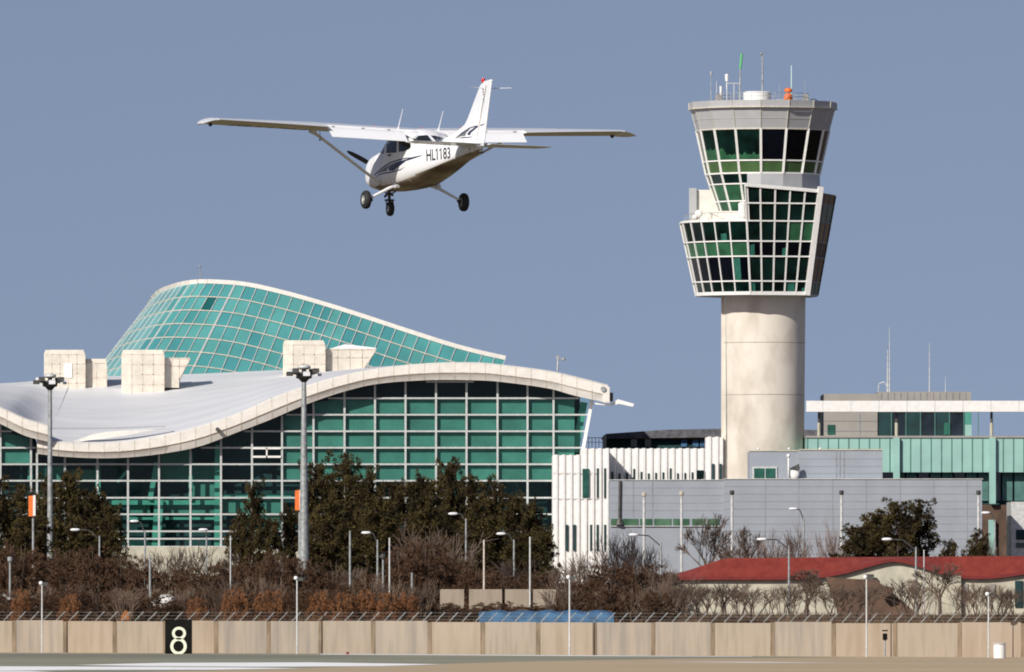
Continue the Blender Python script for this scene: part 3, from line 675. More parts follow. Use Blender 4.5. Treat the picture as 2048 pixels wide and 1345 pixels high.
for x in (1132, 1147, 1180, 1193, 1208): bx(W, 'slot_window', M['darkroom'], x, x + 4.5, 1050, 1102, WD - .20, .15)
G = building('grey_office_block', 1590, 1112, 'low grey panelled block in front of the tower base with one green strip window', 'building')
GDD = 1112
bx(G, 'wall', M['greyclad'], 1219, 1450, 961, YB + 2, GDD + .6, 12); bx(G, 'wall', M['greyclad'], 1447, 1964, 959, YB + 2, GDD, 12.5)
bx(G, 'coping', M['palesteel'], 1446, 1966, 957.5, 959, GDD - .1, .4); bx(G, 'coping', M['palesteel'], 1217, 1446, 959.5, 961, GDD + .5, .4)
b = LB(G)
for y in range(973, 1120, 15): b.box(P(1448, y, GDD - .02), P(1963, y + .8, GDD + .02))
for x in (1530, 1597, 1665, 1732, 1800, 1867, 1934): b.box(P(x, 960, GDD - .025), P(x + .8, YB, GDD + .02))
for y in range(976, 1036, 15): b.box(P(1220, y, GDD + .58), P(1446, y + .7, GDD + .62))
for x, w in ((1266, 1.2), (1304, 1.8)): b.box(P(x, 962, GDD + .57), P(x + w, 1036, GDD + .62))
b.build('wall_joints', M['seamgrey'])
b = LB(G); b.tube(P(1240, 962, GDD + .45), P(1239, 1040, GDD + .45), .13, n=8); b.lathe(P(1239, 1050, GDD + .45), [(.01, 0), (.45, 0), (.13, .7), (.01, .7)], 8); b.build('downpipe', M['darksteel'])
for i, (x0, x1) in enumerate([(1222, 1236), (1245, 1276), (1280, 1304), (1308, 1342), (1346, 1378), (1384, 1410), (1414, 1438)]):
    bx(G, 'window', M['stripglass'], x0, x1, 1038, 1052, GDD + .5, .2)
bx(G, 'window_sill', M['palesteel'], 1221, 1440, 1052, 1053.5, GDD + .42, .3)
bx(G, 'upper_wall', M['greyclad'], 1499, 1600, 903, 959, GDD + 3.5, 9.5); bx(G, 'upper_wall', M['greyclad'], 1597, 1765, 901, 959, GDD + 3.0, 10)
bx(G, 'upper_coping', M['creamwall'], 1498, 1600, 901, 903, GDD + 3.4, .5); bx(G, 'upper_coping', M['creamwall'], 1598, 1766, 898.5, 901, GDD + 2.9, .5)
b = LB(G)
for y in (918, 933, 947): b.box(P(1598, y, GDD + 2.98), P(1764, y + .8, GDD + 3.02))
for x in (1672, 1679, 1687): b.box(P(x, 902, GDD + 2.97), P(x + 1.8, 958, GDD + 3.02))
b.build('upper_joints', M['seamgrey'])
b = LB(G); b.box(P(1505, 934, GDD + 3.35), P(1554, 959, GDD + 3.6)); b.build('window_frame', M['palesteel'])
bx(G, 'window', M['tealpane'], 1508, 1529, 937, 957, GDD + 3.3, .1); bx(G, 'window', M['tealpane'], 1531, 1551, 937, 957, GDD + 3.3, .1)
b = LB(G); b.sphere(P(1588, 948, GDD + 2.3), .55, 12, 8, sc=(1, .4, 1)); b.tube(P(1577, 959, GDD + 2), P(1577, 914, GDD + 2), .09, n=6); b.sphere(P(1577, 912, GDD + 2), .2); b.build('satellite_dish', M['white'], smooth=True)
b = LB(G); b.prism([P(1577, 938, GDD + 2.0), P(1598, 928, GDD + 2.0), P(1600, 941, GDD + 2.0)], (0, .3, 0)); b.build('dish_shade', M['darksteel'])
for x in (1517, 1578, 1640):
    b = LB(G); b.sphere(P(x, 898, GDD + 3.6), .14); b.build('roof_light', M['white'], smooth=True)
RB = building('mint_terminal_wing', 1830, 1142, 'terminal wing clad in mint green panels under a long white canopy', 'building')
RD = 1142
bx(RB, 'penthouse_wall', M['taupe'], 1648, 1757, 788, 880, RD + 8, 14); bx(RB, 'penthouse_wall', M['taupe'], 1757, 1942, 784, 824, RD + 8.01, 14)
for x in range(1762, 1942, 13): bx(RB, 'wall_joint', M['seamgrey'], x, x + 1, 786, 800, RD + 7.96, .05)
for a_ in ((1719, 1720.5, 826, 872), (1650, 1718.9, 842, 843), (1650, 1718.9, 862, 863), (1720.6, 1755, 842, 843), (1720.6, 1755, 862, 863)): bx(RB, 'wall_joint', M['seamgrey'], *a_, RD + 7.96, .05)
bx(RB, 'window', M['tealpane'], 1655, 1670, 850, 869, RD + 7.9, .2)
for i, x in enumerate(range(1755, 1930, 29)):
    bx(RB, 'window', M['darkroom'] if i % 2 == 0 else M['sideglass'], x, min(x + 27, 1930), 825, 872, RD + 8, .2)
    bx(RB, 'window_mullion', M['mintdark'], x + 27, x + 29, 825, 872, RD + 7.9, .2)
bx(RB, 'curtain', M['towerteal'], 1888, 1900, 846, 870, RD + 7.8, .1)
bx(RB, 'penthouse_post', M['tealbright'], 1930, 1943, 824, 850, RD + 7.8, .5); bx(RB, 'penthouse_post', M['mint'], 1930, 1943, 850, 874, RD + 7.8, .5)
b = LB(RB); a = P(1613, 802, RD - 1); c_ = P(2150, 824, RD - 1)
b.box((a.x, RD - 1, c_.z), (c_.x, RD + 1.2, a.z)); b.build('canopy', M['white'])
b = LB(RB)
for x in range(1645, 2150, 56): b.box(P(x, 801.8, RD - 1.03), P(x + .8, 824.2, RD - .97))
b.build('canopy_joints', M['palesteel'])
for x in (1638, 1793, 1983, 2140):
    b = LB(RB); b.tube(P(x, 846, RD), P(x, 876, RD), .17, n=10); b.build('canopy_post', M['creamwall'], smooth=40)
    b = LB(RB); b.tube(P(x, 824, RD), P(x, 846, RD), .13, n=8); b.build('canopy_bracket', M['darksteel'], smooth=40)
bx(RB, 'wall_band', M['mint'], 1613, 2150, 874, 945, RD, 20)
bx(RB, 'band_coping', M['taupe'], 1612, 2152, 872, 876, RD - .15, 20.4)
b = LB(RB)
for i in range(27): x = 1614 + i * 20.6; b.box(P(x, 876, RD - .04), P(x + 2.0, 945, RD + .02))
b.build('band_joints', M['mintdark'])
for i, x in enumerate(range(1765, 2140, 24)):
    bx(RB, 'window', M['mintdark'] if i % 3 else M['sideglass'], x, x + 20, 946, 1002, RD + 1.2, .2)
bx(RB, 'window_backing', M['darkroom'], 1614, 2150, 944, 1012, RD + 1.5, 10)
for x in (1793, 1985): bx(RB, 'column', M['mint'], x - 6.5, x + 6.5, 876, 1008, RD - .5, .45)
bx(RB, 'lower_wall', M['brownshed'], 1940, 2150, 1010, YB, RD + .3, 10); bx(RB, 'column', M['mint'], 1977, 1990, 1040, YB, RD - .3, .45)
for x, y0, r in ((1779, 655, .10), (1775, 700, .12), (1859, 686, .10), (1891, 752, .06)):
    b = LB(RB); b.tube(P(x, 786, RD + 12), P(x, y0, RD + 12), r * .7, r * .25, n=6)
    if x == 1779: b.path([P(1756, 786, RD + 12), P(1758, 768, RD + 12), P(1768, 764, RD + 12), P(1776, 776, RD + 12)], .05, 5)
    b.build('antenna', M['palesteel'])
SB = building('grey_annex', 2080, 1120, 'small pale grey annex with dark windows at the right edge', 'building')
bx(SB, 'wall', M['palesteel'], 2022, 2160, 1004, YB, 1120, 10); bx(SB, 'window', M['darkroom'], 2032, 2060, 1060, 1080, 1119.9, .2); bx(SB, 'window', M['sideglass'], 2032, 2060, 1086, 1096, 1119.9, .2)
HB = building('dark_roofed_hall', 1430, 1210, 'far hall with a flat dark roof showing above the ribbed white building', 'building')
b = LB(HB); b.prism([P(1205, 874, 1210), P(1212, 868, 1210), P(1330, 860, 1210), P(1480, 857, 1210), P(1665, 861, 1210), P(1665, 872, 1210), P(1480, 874, 1210), P(1212, 878, 1210)], (0, 20, 0)); b.build('roof', M['darkroof'])
bx(HB, 'eave', M['rust'], 1214, 1660, 874, 878, 1210.3, .5)
bx(HB, 'wall', M['darkroom'], 1212, 1660, 876, 1226, 1211, 15)
bx(HB, 'post', M['creamwall'], 1206, 1213, 871, 1226, 1209.6, .5)
for x in (1262, 1290, 1362, 1385, 1400): bx(HB, 'window', M['sideglass'] if x < 1350 else M['blue'], x, x + 12, 879, 894, 1210.8, .2)
b = LB(HB)
for x in range(1170, 1206, 7): b.tube(P(x, 876, 1205), P(x, 1226, 1205), .04, n=4)
b.tube(P(1170, 876, 1205), P(1206, 876, 1205), .05, n=4); b.tube(P(1170, 885, 1205), P(1206, 885, 1205), .04, n=4); b.build('railing', M['steel'])
# red roofed house
HD = 950.0
H = building('red_roofed_house', 1690, HD, 'low cream house with a long red metal roof and a curved front gable', 'house')
def HP(x, y, d=0): return P(x, y, HD + d)
b = LB(H)
eave = [(1328, 1156), (1400, 1155), (1500, 1155), (1600, 1154), (1650, 1150), (1700, 1140), (1745, 1127), (1785, 1119), (1820, 1124), (1860, 1136), (1900, 1149), (1940, 1153), (1990, 1152), (2048, 1144), (2150, 1126)]
def ez(x): return interp(eave, x)
ridge = [(1328, 1154), (1380, 1140), (1440, 1120), (1460, 1117), (1785, 1114), (2150, 1112)]
def rz_(x): t = ridge; return next((t[i][1] + (x - t[i][0]) * (t[i+1][1] - t[i][1]) / (t[i+1][0] - t[i][0]) for i in range(len(t) - 1) if t[i][0] <= x <= t[i+1][0]), t[-1][1])
n = 80; xs_ = [1328 + (2150 - 1328) * i / n for i in range(n + 1)]
o = []
for x in xs_:
    a = HP(x, ez(x)); y2 = min(rz_(x), ez(x) - 1)
    o += [a, HP(x, (ez(x) + y2) / 2, 2.0), Vector((HP(x, y2, 4.0)))]
b.add(o, [(3*i + k, 3*i + 3 + k, 3*i + 4 + k, 3*i + 1 + k) for i in range(n) for k in range(2)])
b.add([p + Vector((0, 4.2 if 0 else 8, -1.2)) for p in o[2::3]] + o[2::3], [(i, i + 1, n + 2 + i, n + 1 + i) for i in range(n)])
b.build('roof', M['red'], fix=False)
b = LB(H)
for i in range(n): b.bar(HP(xs_[i], ez(xs_[i]) + 2, -.05), HP(xs_[i + 1], ez(xs_[i + 1]) + 2, -.05), .26, .12, (0, -1, 0))
b.build('eave_trim', M['darkred'])
b = LB(H); o = []
for x in xs_: o += [HP(x, ez(x) + 2, .35), Vector((HP(x, 0, .35).x, HD + .35, 2.0))]
b.add(o, [(2*i, 2*i+2, 2*i+3, 2*i+1) for i in range(n)]); b.build('wall', M['creamwall'], fix=False)
b = LB(H); b.box((P(1328, 0, HD).x, HD + .4, 2), (P(1330, 0, HD).x, HD + 11, 5.7)); b.box((P(2148, 0, HD).x, HD + .4, 2), (P(2150, 0, HD).x, HD + 11, 6.2)); b.build('side_wall', M['creamwall'])
bx(H, 'pilaster', M['creamwall'], 1898, 1922, 1152, 1250, HD - .25, .6)
bx(H, 'window', M['darkroom'], 2030, 2046, 1162, 1215, HD + .2, .2)
for x in (1926, 1980): bx(H, 'window', M['taupe'], x, x + 10, 1168, 1192, HD + .2, .2)
bx(H, 'floodlight', M['darksteel'], 1730, 1748, 1149, 1155, HD - .4, .4)
sh = building('brown_lean_to', 1750, 938, 'brown sloping lean-to roof against the cream gable wall', 'shed')
b = LB(sh); b.prism([P(1652, 1154, 938), P(1700, 1158, 938), P(1752, 1160, 938), P(1850, 1240, 938), P(1850, 1262, 938), P(1690, 1262, 938)], (0, 3, 0)); b.build('sheet_roof', M['brownshed'])
b = LB(sh); b.prism([P(1755, 1170, 937), P(1790, 1176, 937), P(1782, 1192, 937), P(1765, 1196, 937)], (0, .6, 0)); b.build('gable_vent', M['brownshed'])
# ------------------------------------------------------------------ light masts and lamps
def highmast(px, ytop_, D, wt, wb, label):
    s = D / F; base = P(px, 0, D).x
    root = empty('floodlight_mast', (base, D, 2.5), label, 'light mast', 'high floodlight masts')
    b = LB(root); pt = P(px, ytop_ + 20, D)
    zs = [(2.5, wb), (CZ + (YH - 1000) * s, wb * .72), (pt.z, wt)]
    for (z0, w0), (z1, w1) in zip(zs, zs[1:]): b.tube((base, D, z0), (base, D, z1), w0 * s / 2, w1 * s / 2, 12)
    b.build('pole', M['steel'], smooth=40)
    b = LB(root); zt = pt.z
    b.lathe((base, D, zt), [(.08, -.3), (.45, .1), (.7, .2), (.7, .5), (.2, .55), (.2, 1.0), (.01, 1.0)], 12)
    for k in range(8):
        a = 2 * math.pi * k / 8 + .2; b.tube((base, D, zt + .35), (base + 1.3 * math.cos(a), D + 1.3 * math.sin(a), zt + .65), .05, n=5)
    for k in range(16):
        a0, a1 = 2 * math.pi * k / 16, 2 * math.pi * (k + 1) / 16; b.tube((base + 1.2 * math.cos(a0), D + 1.2 * math.sin(a0), zt + .6), (base + 1.2 * math.cos(a1), D + 1.2 * math.sin(a1), zt + .6), .05, n=5)
    b.build('lamp_ring', M['darksteel'])
    for k in range(8):
        a = 2 * math.pi * k / 8 + .2; c_ = Vector((base + 1.28 * math.cos(a), D + 1.28 * math.sin(a), zt + .5 + .28 * (k % 2)))
        b = LB(root); b.hexa([c_ + Vector((-.30, -.2, -.14)), c_ + Vector((.30, -.2, -.14)), c_ + Vector((.26, .2, 0)), c_ + Vector((-.26, .2, 0))], [c_ + Vector((-.30, -.2, .16)), c_ + Vector((.30, -.2, .16)), c_ + Vector((.26, .2, .26)), c_ + Vector((-.26, .2, .26))])
        fl = b.build('floodlight', M['darksteel'] if k % 3 else M['lampglass'])
    b = LB(root); b.sphere((base, D, zt + 1.15), .55, 12, 6, sc=(1.1, 1.1, .45)); b.build('lamp_hood', M['palesteel'], smooth=True)
    return root
highmast(100, 757, 1060, 8, 15, 'tall floodlight mast in front of the left trees')
highmast(608, 741, 1000, 9, 23, 'tall floodlight mast before the middle of the terminal glass')
def board(px, y0, y1, D, label):
    root = empty('marker_board', (P(px, 0, D).x, D, 2.5), label, 'marker board', 'orange and white marker boards')
    b = LB(root); a = P(px - 6, y0, D); c_ = P(px + 3, y1, D); b.box(a, (c_.x, D + .2, c_.z)); b.build('orange_panel', M['orange'])
    b = LB(root); a = P(px + 3, y0 - 1, D); c_ = P(px + 8, y1 - 1, D); b.box((a.x + .002, D - .1, a.z), (c_.x, D + .3, c_.z)); b.build('white_panel', M['white'])
    b = LB(root); x = P(px + 3, 0, D).x; b.tube((x, D + .35, 2.5), (x, D + .35, P(0, y0 + 4, D).z), .12, .1, 8); b.build('pole', M['steel'])
board(63, 992, 1033, 1040, 'orange and white marker board on a pole left of the left mast')
board(596, 981, 1021, 1010, 'orange and white marker board beside the middle mast')
def lamp(px, yp, hx, hy, D, label, m='steel', r=.09, group='street lamps with a single arm'):
    root = empty('street_lamp', (P(px, 0, D).x, D, 2.4), label, 'street lamp', group)
    top = P(px, yp, D); b = LB(root); b.tube((top.x, D, 2.4), top, r * 1.3, r * .8, 8); b.build('pole', M[m], smooth=40)
    hd = P(hx, hy, D); b = LB(root); mid = top.lerp(hd, .5) + Vector((0, 0, abs(hd.z - top.z) * .2 + .12))
    b.path([top - Vector((0, 0, .3)), mid, hd], .055, 6); b.build('arm', M['darksteel'] if m == 'steel' else M[m])
    b = LB(root); dx = -1 if hx < px else 1
    b.sphere(hd + Vector((dx * .25, 0, 0)), .36, 12, 6, sc=(1.25, .5, .40)); b.build('lamp_head', M['lampglass'], smooth=True)
for a in ((932, 1038, 912, 1028, 990, 'street lamp with a short arm in front of the pines right of centre'),
          (755, 1080, 738, 1066, 1000, 'street lamp with its head low against the pines right of the middle mast'),
          (1028, 1080, 1008, 1068, 1000, 'street lamp with its head before the right end of the pines'),
          (199, 1072, 156, 1060, 990, 'street lamp with a long arm before the left trees'),
          (290, 1062, 274, 1043, 1030, 'street lamp against the lower teal glass near the left trees'),
          (413, 1074, 412, 1060, 1030, 'street lamp standing before the cream base of the terminal'),
          (1322, 1086, 1273, 1070, 970, 'street lamp reaching left in front of the grey block and beside the red roof end'),
          (1578, 1092, 1530, 1079, 930, 'street lamp reaching left above the red roof, second from the left'),
          (1832, 1094, 1780, 1079, 930, 'street lamp whose head shows bright before the round pine'),
          (1608, 1036, 1592, 1018, 1060, 'dark curved street lamp before the grey block'),
          (1990, 1040, 1977, 1026, 1060, 'street lamp beside the far right end of the grey block')):
    lamp(*a)
def pole(px, y0, D, label, r=.08, m='steel', head=None, z0=2.4):
    root = empty('metal_pole', (P(px, 0, D).x, D, z0), label, 'pole', 'plain metal poles behind the wall')
    t = P(px, y0, D); b = LB(root); b.tube((t.x, D, z0), t, r, r * .8, 8); b.build('shaft', M[m], smooth=40)
    if head:
        b = LB(root); b.lathe(t - Vector((0, 0, .1)), [(.01, 0), (.16, .0), (.22, .12), (.22, .36), (.16, .42), (.01, .42)], 8); b.build('cap', M[head])
for px, y0, D, lab, r, m, hd in ((1288, 992, 1080, 'pale capped pole before the strip window, left of a pair', .16, 'palesteel', 'seam'), (1363, 990, 1080, 'pale capped pole before the strip window, right of a pair', .15, 'palesteel', 'seam'),
        (1464, 988, 1080, 'pale pole with dark cap before the grey block, right of the strip window', .16, 'palesteel', 'darksteel'), (1683, 988, 1080, 'pale pole with dark cap left of the round pine', .15, 'palesteel', 'darksteel'), (1957, 988, 1080, 'pale pole with dark cap at the right corner of the grey block', .15, 'palesteel', 'darksteel'),
        (300, 1112, 900, 'grey pole standing in the brown thicket below the terminal base', .10, 'steel', None), (461, 1072, 905, 'thin pole right of the cream terminal base', .06, 'palesteel', None), (700, 1062, 930, 'grey pole in front of the pines, first right of the mast', .10, 'steel', None),
        (779, 1076, 930, 'pale thin pole in front of the middle pines', .08, 'palesteel', None), (824, 1146, 900, 'short grey pole beside the orange hedge', .10, 'steel', None), (766, 1116, 930, 'short pole with a small dark cap beneath the pines', .09, 'steel', 'darksteel'),
        (968, 1080, 930, 'brownish pole before the right part of the pines', .09, 'seam', None), (1060, 1074, 905, 'slim pale pole right of the beige low wall', .08, 'palesteel', None), (20, 1122, 930, 'short pole with bent head at the far left', .10, 'steel', 'steel'), (1848, 1100, 930, 'thin pole rising over the red gable', .06, 'palesteel', None)):
    pole(px, y0, D, lab, r, m, hd)
# white obstruction poles standing in front of the wall
def WLD(px): return 849 - 59 * px / 2048              # distance of the wall line
def fieldpole(px, y0, label):
    D = WLD(px) - 4; root = empty('apron_pole', (P(px, 0, D).x, D, 0), label, 'pole', 'white poles standing before the wall')
    t = P(px, y0, D); b = LB(root); b.tube((t.x, D, 0), t, .065, .05, 8); b.build('shaft', M['palesteel'], smooth=40)
    b = LB(root); b.sphere(t + Vector((-.08, 0, .05)), .16, 10, 6); b.build('lamp', M['lampglass'], smooth=True)
    b = LB(root); b.box(t + Vector((.06, -.12, -.16)), t + Vector((.42, .12, .1))); b.build('camera_box', M['darksteel'])
for px, y0, lab in ((84, 1168, 'white apron pole nearest the left edge, left of the numbered sign'), (594, 1158, 'white apron pole below the middle mast'), (1139, 1156, 'white apron pole in front of the blue tarpaulin'), (1733, 1156, 'white apron pole below the red gable'), (1977, 1190, 'white apron pole nearest the right edge')):
    fieldpole(px, y0, lab)
# ------------------------------------------------------------------ boundary wall with barbed wire arms
wall = empty('boundary_wall', (0, 820, 0), 'long tan concrete panel wall along the airfield', 'wall')
posts = [-80, 28, 130, 229, 330, 432, 537, 641, 746, 859, 965, 1076, 1189, 1306, 1425, 1545, 1667, 1790, 1919, 2046, 2160]
def WP(px, z, d=0): D = WLD(px) + d; return Vector(((px - 1024) * D / F, D, z))
WH = [2.38 + random.uniform(-.05, .05) for _ in posts]
for i in range(len(posts) - 1):
    b = LB(wall); a, c_ = posts[i] + 4, posts[i + 1] - 4; h = WH[i]; n = 8; lo_ = []; hi_ = []
    b.hexa([WP(a, -.05), WP(c_, -.05), WP(c_, -.05, .18), WP(a, -.05, .18)], [WP(a, h), WP(c_, h), WP(c_, h, .18), WP(a, h, .18)])
    b.build('wall_panel', M[('tan', 'tan2', 'tan3', 'tan', 'tan3', 'tan2', 'tan2')[i % 7]])
for i, px in enumerate(posts):
    b = LB(wall); h = WH[min(i, len(WH) - 1)] - .03
    b.hexa([WP(px - 4.2, -.05, -.04), WP(px + 4.2, -.05, -.04), WP(px + 4.2, -.05, .25), WP(px - 4.2, -.05, .25)], [WP(px - 4.2, h, -.04), WP(px + 4.2, h, -.04), WP(px + 4.2, h, .25), WP(px - 4.2, h, .25)])
    b.build('wall_post', M['tanpost'])
bw = empty('barbed_wire_fence', (0, 822, 2.2), 'slanting steel arms with wire strands topping the tan wall', 'fence')
px = -20.0
while px < 2075:
    b = LB(bw); b.bar(WP(px, 1.6, .22), WP(px + 2, 2.42, .22), .06, .05, (0, -1, 0)); b.bar(WP(px + 2, 2.4, .22), WP(px + 19, 3.05, .22), .07, .05, (0, -1, 0)); b.build('arm', M['steel']); px += 26.2
b = LB(bw)
for dx, z in ((5, 2.55), (11, 2.78), (18, 3.02)):
    for a in range(-40, 2090, 26): b.tube(WP(a + dx, z - .02, .22), WP(a + 26 + dx, z - .02, .22), .012, n=3, caps=False)
b.build('wire', M['steel'])
# numbered distance sign
sgd = WLD(356) - 10
sign = empty('distance_sign', (P(356, 0, sgd).x, sgd, 0), 'black distance marker sign with a cream figure 8 standing before the wall', 'sign')
b = LB(sign); x0, x1 = P(330, 0, sgd).x, P(384, 0, sgd).x; b.box((x0, sgd, 0), (x1, sgd + .35, P(0, 1240, sgd).z)); b.build('panel', M['black'])
def text_mesh(body, size=1.0, extr=0.0, sx=1.0, bold=0.0):
    cu = bpy.data.curves.new('txt', 'FONT'); cu.body = body; cu.size = size; cu.extrude = extr; cu.offset = bold
    cu.align_x = 'CENTER'; cu.align_y = 'CENTER'; cu.resolution_u = 6
    o = bpy.data.objects.new('txt', cu); C.objects.link(o)
    dg = bpy.context.evaluated_depsgraph_get(); me = bpy.data.meshes.new_from_object(o.evaluated_get(dg))
    bpy.data.objects.remove(o)
    return me
b = LB(sign); s8 = sgd / F     # figure drawn as two thick loops
def loop(cx, cy, rx, ry_, w):
    n = 28; a = []; c_ = []
    for i in range(n):
        t = 2 * math.pi * i / n
        a.append(P(cx + rx * math.cos(t), cy + ry_ * math.sin(t), sgd)); c_.append(P(cx + (rx - w) * math.cos(t), cy + (ry_ - w) * math.sin(t), sgd))
    f0 = Vector((0, -.03, 0))
    b.add([p + f0 for p in a] + [p + f0 for p in c_] + a + c_, [(i, (i + 1) % n, n + (i + 1) % n, n + i) for i in range(n)] + [(i, (i + 1) % n, 2 * n + (i + 1) % n, 2 * n + i) for i in range(n)] + [(n + i, n + (i + 1) % n, 3 * n + (i + 1) % n, 3 * n + i) for i in range(n)])
loop(358, 1267, 14, 13, 5.5); loop(357, 1293, 16.5, 17, 6); b.build('figure', M['signcream'])
# small things at the wall
t = empty('white_barrel', (P(1999, 0, 780).x, 780, 0), 'white barrel with a pale lid at the foot of the wall, right', 'barrel')
b = LB(t); b.lathe((t.location.x, 780, 0), [(.01, 0), (.42, 0), (.42, .85), (.38, .95), (.01, .97)], 16); b.build('drum', M['white'], smooth=40)
b = LB(t); b.lathe((t.location.x, 780, .98), [(.01, 0), (.46, 0), (.46, .06), (.01, .08)], 16); b.build('lid', M['palesteel'], smooth=40)
t = empty('utility_post', (P(1770, 0, 790).x, 790, 0), 'small dark utility post against the wall below the red gable', 'post')
b = LB(t); b.tube((t.location.x, 790, 0), (t.location.x, 790, 1.7), .06, n=8); b.build('shaft', M['steel'])
b = LB(t); b.box((t.location.x - .16, 789.85, 1.2), (t.location.x + .16, 790.1, 1.65)); b.tube((t.location.x - .2, 790, 1.85), (t.location.x + .2, 790, 1.85), .05, n=6); b.build('control_box', M['black'])
t = empty('ground_light', (P(695, 0, 822).x, 822, 0), 'tiny red ground light at the foot of the wall', 'light')
b = LB(t); b.lathe(t.location, [(.01, 0), (.12, 0), (.1, .18), (.01, .2)], 8); b.build('base', M['darkred'])
# things between wall and trees
t = empty('blue_tarpaulin', (P(1090, 0, 865).x, 865, 0), 'blue tarpaulin roof just over the wall below the ribbed building', 'tarpaulin')
b = LB(t); o = []; n = 26
for i in range(n + 1):
    x = 958 + 270 * i / n; h = 1222 + 1.6 * math.sin(i * 1.3) + random.uniform(-.8, .8) + (3 if i in (0, n) else 0); o += [P(x, 1248, 864), P(x, h + 6, 864), P(x, h, 866), P(x, 1248, 869)]
b.add(o, [(4*i + k, 4*i + 4 + k, 4*i + 5 + k, 4*i + 1 + k) for i in range(n) for k in range(3)]); b.build('sheet', M['blue'], fix=False)
t = empty('low_beige_wall', (P(990, 0, 925).x, 925, 2.3), 'low beige wall segments behind the thicket at centre right', 'wall')
for x0, x1 in ((880, 928), (938, 1004), (1010, 1060), (1066, 1112)): bx(t, 'wall_segment', M['tan'], x0, x1, 1179, 1222, 925, .3)
t = empty('white_covered_mound', (P(327, 0, 900).x, 900, 2), 'white rounded cover lying in the thicket above the numbered sign', 'cover')
b = LB(t); b.sphere(P(328, 1204, 900), 1.0, 16, 10, sc=(1.05, .8, .62)); o_ = b.build('cover', M['white'], smooth=True)
t = empty('orange_cloth', (P(250, 0, 868).x, 868, 1.6), 'small orange cloth caught over the wall left of the numbered sign', 'cloth')
b = LB(t); b.prism([P(240, 1241, 868), P(244, 1231, 868), P(249, 1221, 868), P(257, 1224, 868), (P(258, 1241, 868))], (0, .25, 0)); b.build('sheet', M['rust'])
t = empty('parked_car', (P(2, 0, 915).x, 915, 2.3), 'dark car with a pale roof partly seen at the left edge', 'car')
b = LB(t); b.prism([P(-60, 1212, 914), P(-60, 1190, 914), P(-38, 1180, 914), P(-8, 1179, 914), P(12, 1190, 914), P(26, 1195, 914), P(26, 1212, 914)], (0, 1.7, 0)); b.build('body', M['palesteel'])
b = LB(t); b.prism([P(-50, 1197, 913.9), P(-32, 1184, 913.9), P(-9, 1184, 913.9), P(10, 1197, 913.9)], (0, .12, 0)); b.build('window', M['navyglass'])
for x in (-45, 12):
    b = LB(t); b.tube(P(x, 1212, 913.8), P(x, 1212, 914.2), .32, n=14); b.build('wheel', M['black'])
# ------------------------------------------------------------------ vegetation
M['pine'] = mat('pine_needles', (0.020, 0.014, 0.005, 1), 0.85, var=0, scale=0.55, col2=(0.092, 0.070, 0.023, 1), lo=.38, hi=.68, spec=.2)
M['bark'] = mat('bark', (0.06, 0.04, 0.03, 1), 0.9, var=0.3, scale=3)
M['twig'] = mat('bare_twig', (0.12, 0.085, 0.065, 1), 0.9, var=0.25, scale=2)
M['twigpink'] = mat('pinkish_twig', (0.22, 0.155, 0.13, 1), 0.9, var=0.25, scale=2)
M['twiglite'] = mat('pale_twig', (0.16, 0.11, 0.078, 1), 0.9, var=0.3, scale=2)
M['twigdark'] = mat('dark_twig', (0.055, 0.040, 0.038, 1), 0.9, var=0.25, scale=2)
M['dryleaf'] = mat('dry_brown_leaf', (0.055, 0.031, 0.019, 1), 0.9, var=0, scale=0.35, col2=(0.17, 0.10, 0.062, 1), lo=.40, hi=.62, spec=.1)
M['rustleaf'] = mat('rusty_leaf', (0.13, 0.060, 0.028, 1), 0.9, var=0, scale=0.8, col2=(0.30, 0.140, 0.066, 1), spec=.1)
M['weed'] = mat('dry_weeds', (0.055, 0.034, 0.022, 1), 0.95, var=0, scale=0.35, col2=(0.17, 0.115, 0.072, 1), lo=.42, hi=.66, spec=.1)
def tuft(b, c, r, n, rnd, up=0.25, wd=.30):
    for _ in range(n):
        d = Vector((rnd.gauss(0, 1), rnd.gauss(0, 1), rnd.gauss(0, 1) + up)).normalized()
        q = d.orthogonal().normalized(); q.rotate(Matrix.Rotation(rnd.uniform(0, 6.28), 3, d))
        p = c + d * r * rnd.uniform(.0, .5); t = c + d * r * rnd.uniform(.8, 1.25); w = q * r * wd * rnd.uniform(.6, 1.2)
        m_ = p.lerp(t, .45)
        o = len(b.v); b.v += [tuple(p), tuple(m_ + w), tuple(t), tuple(m_ - w)]; b.f.append((o, o + 1, o + 2, o + 3)); b.mi.append(0)
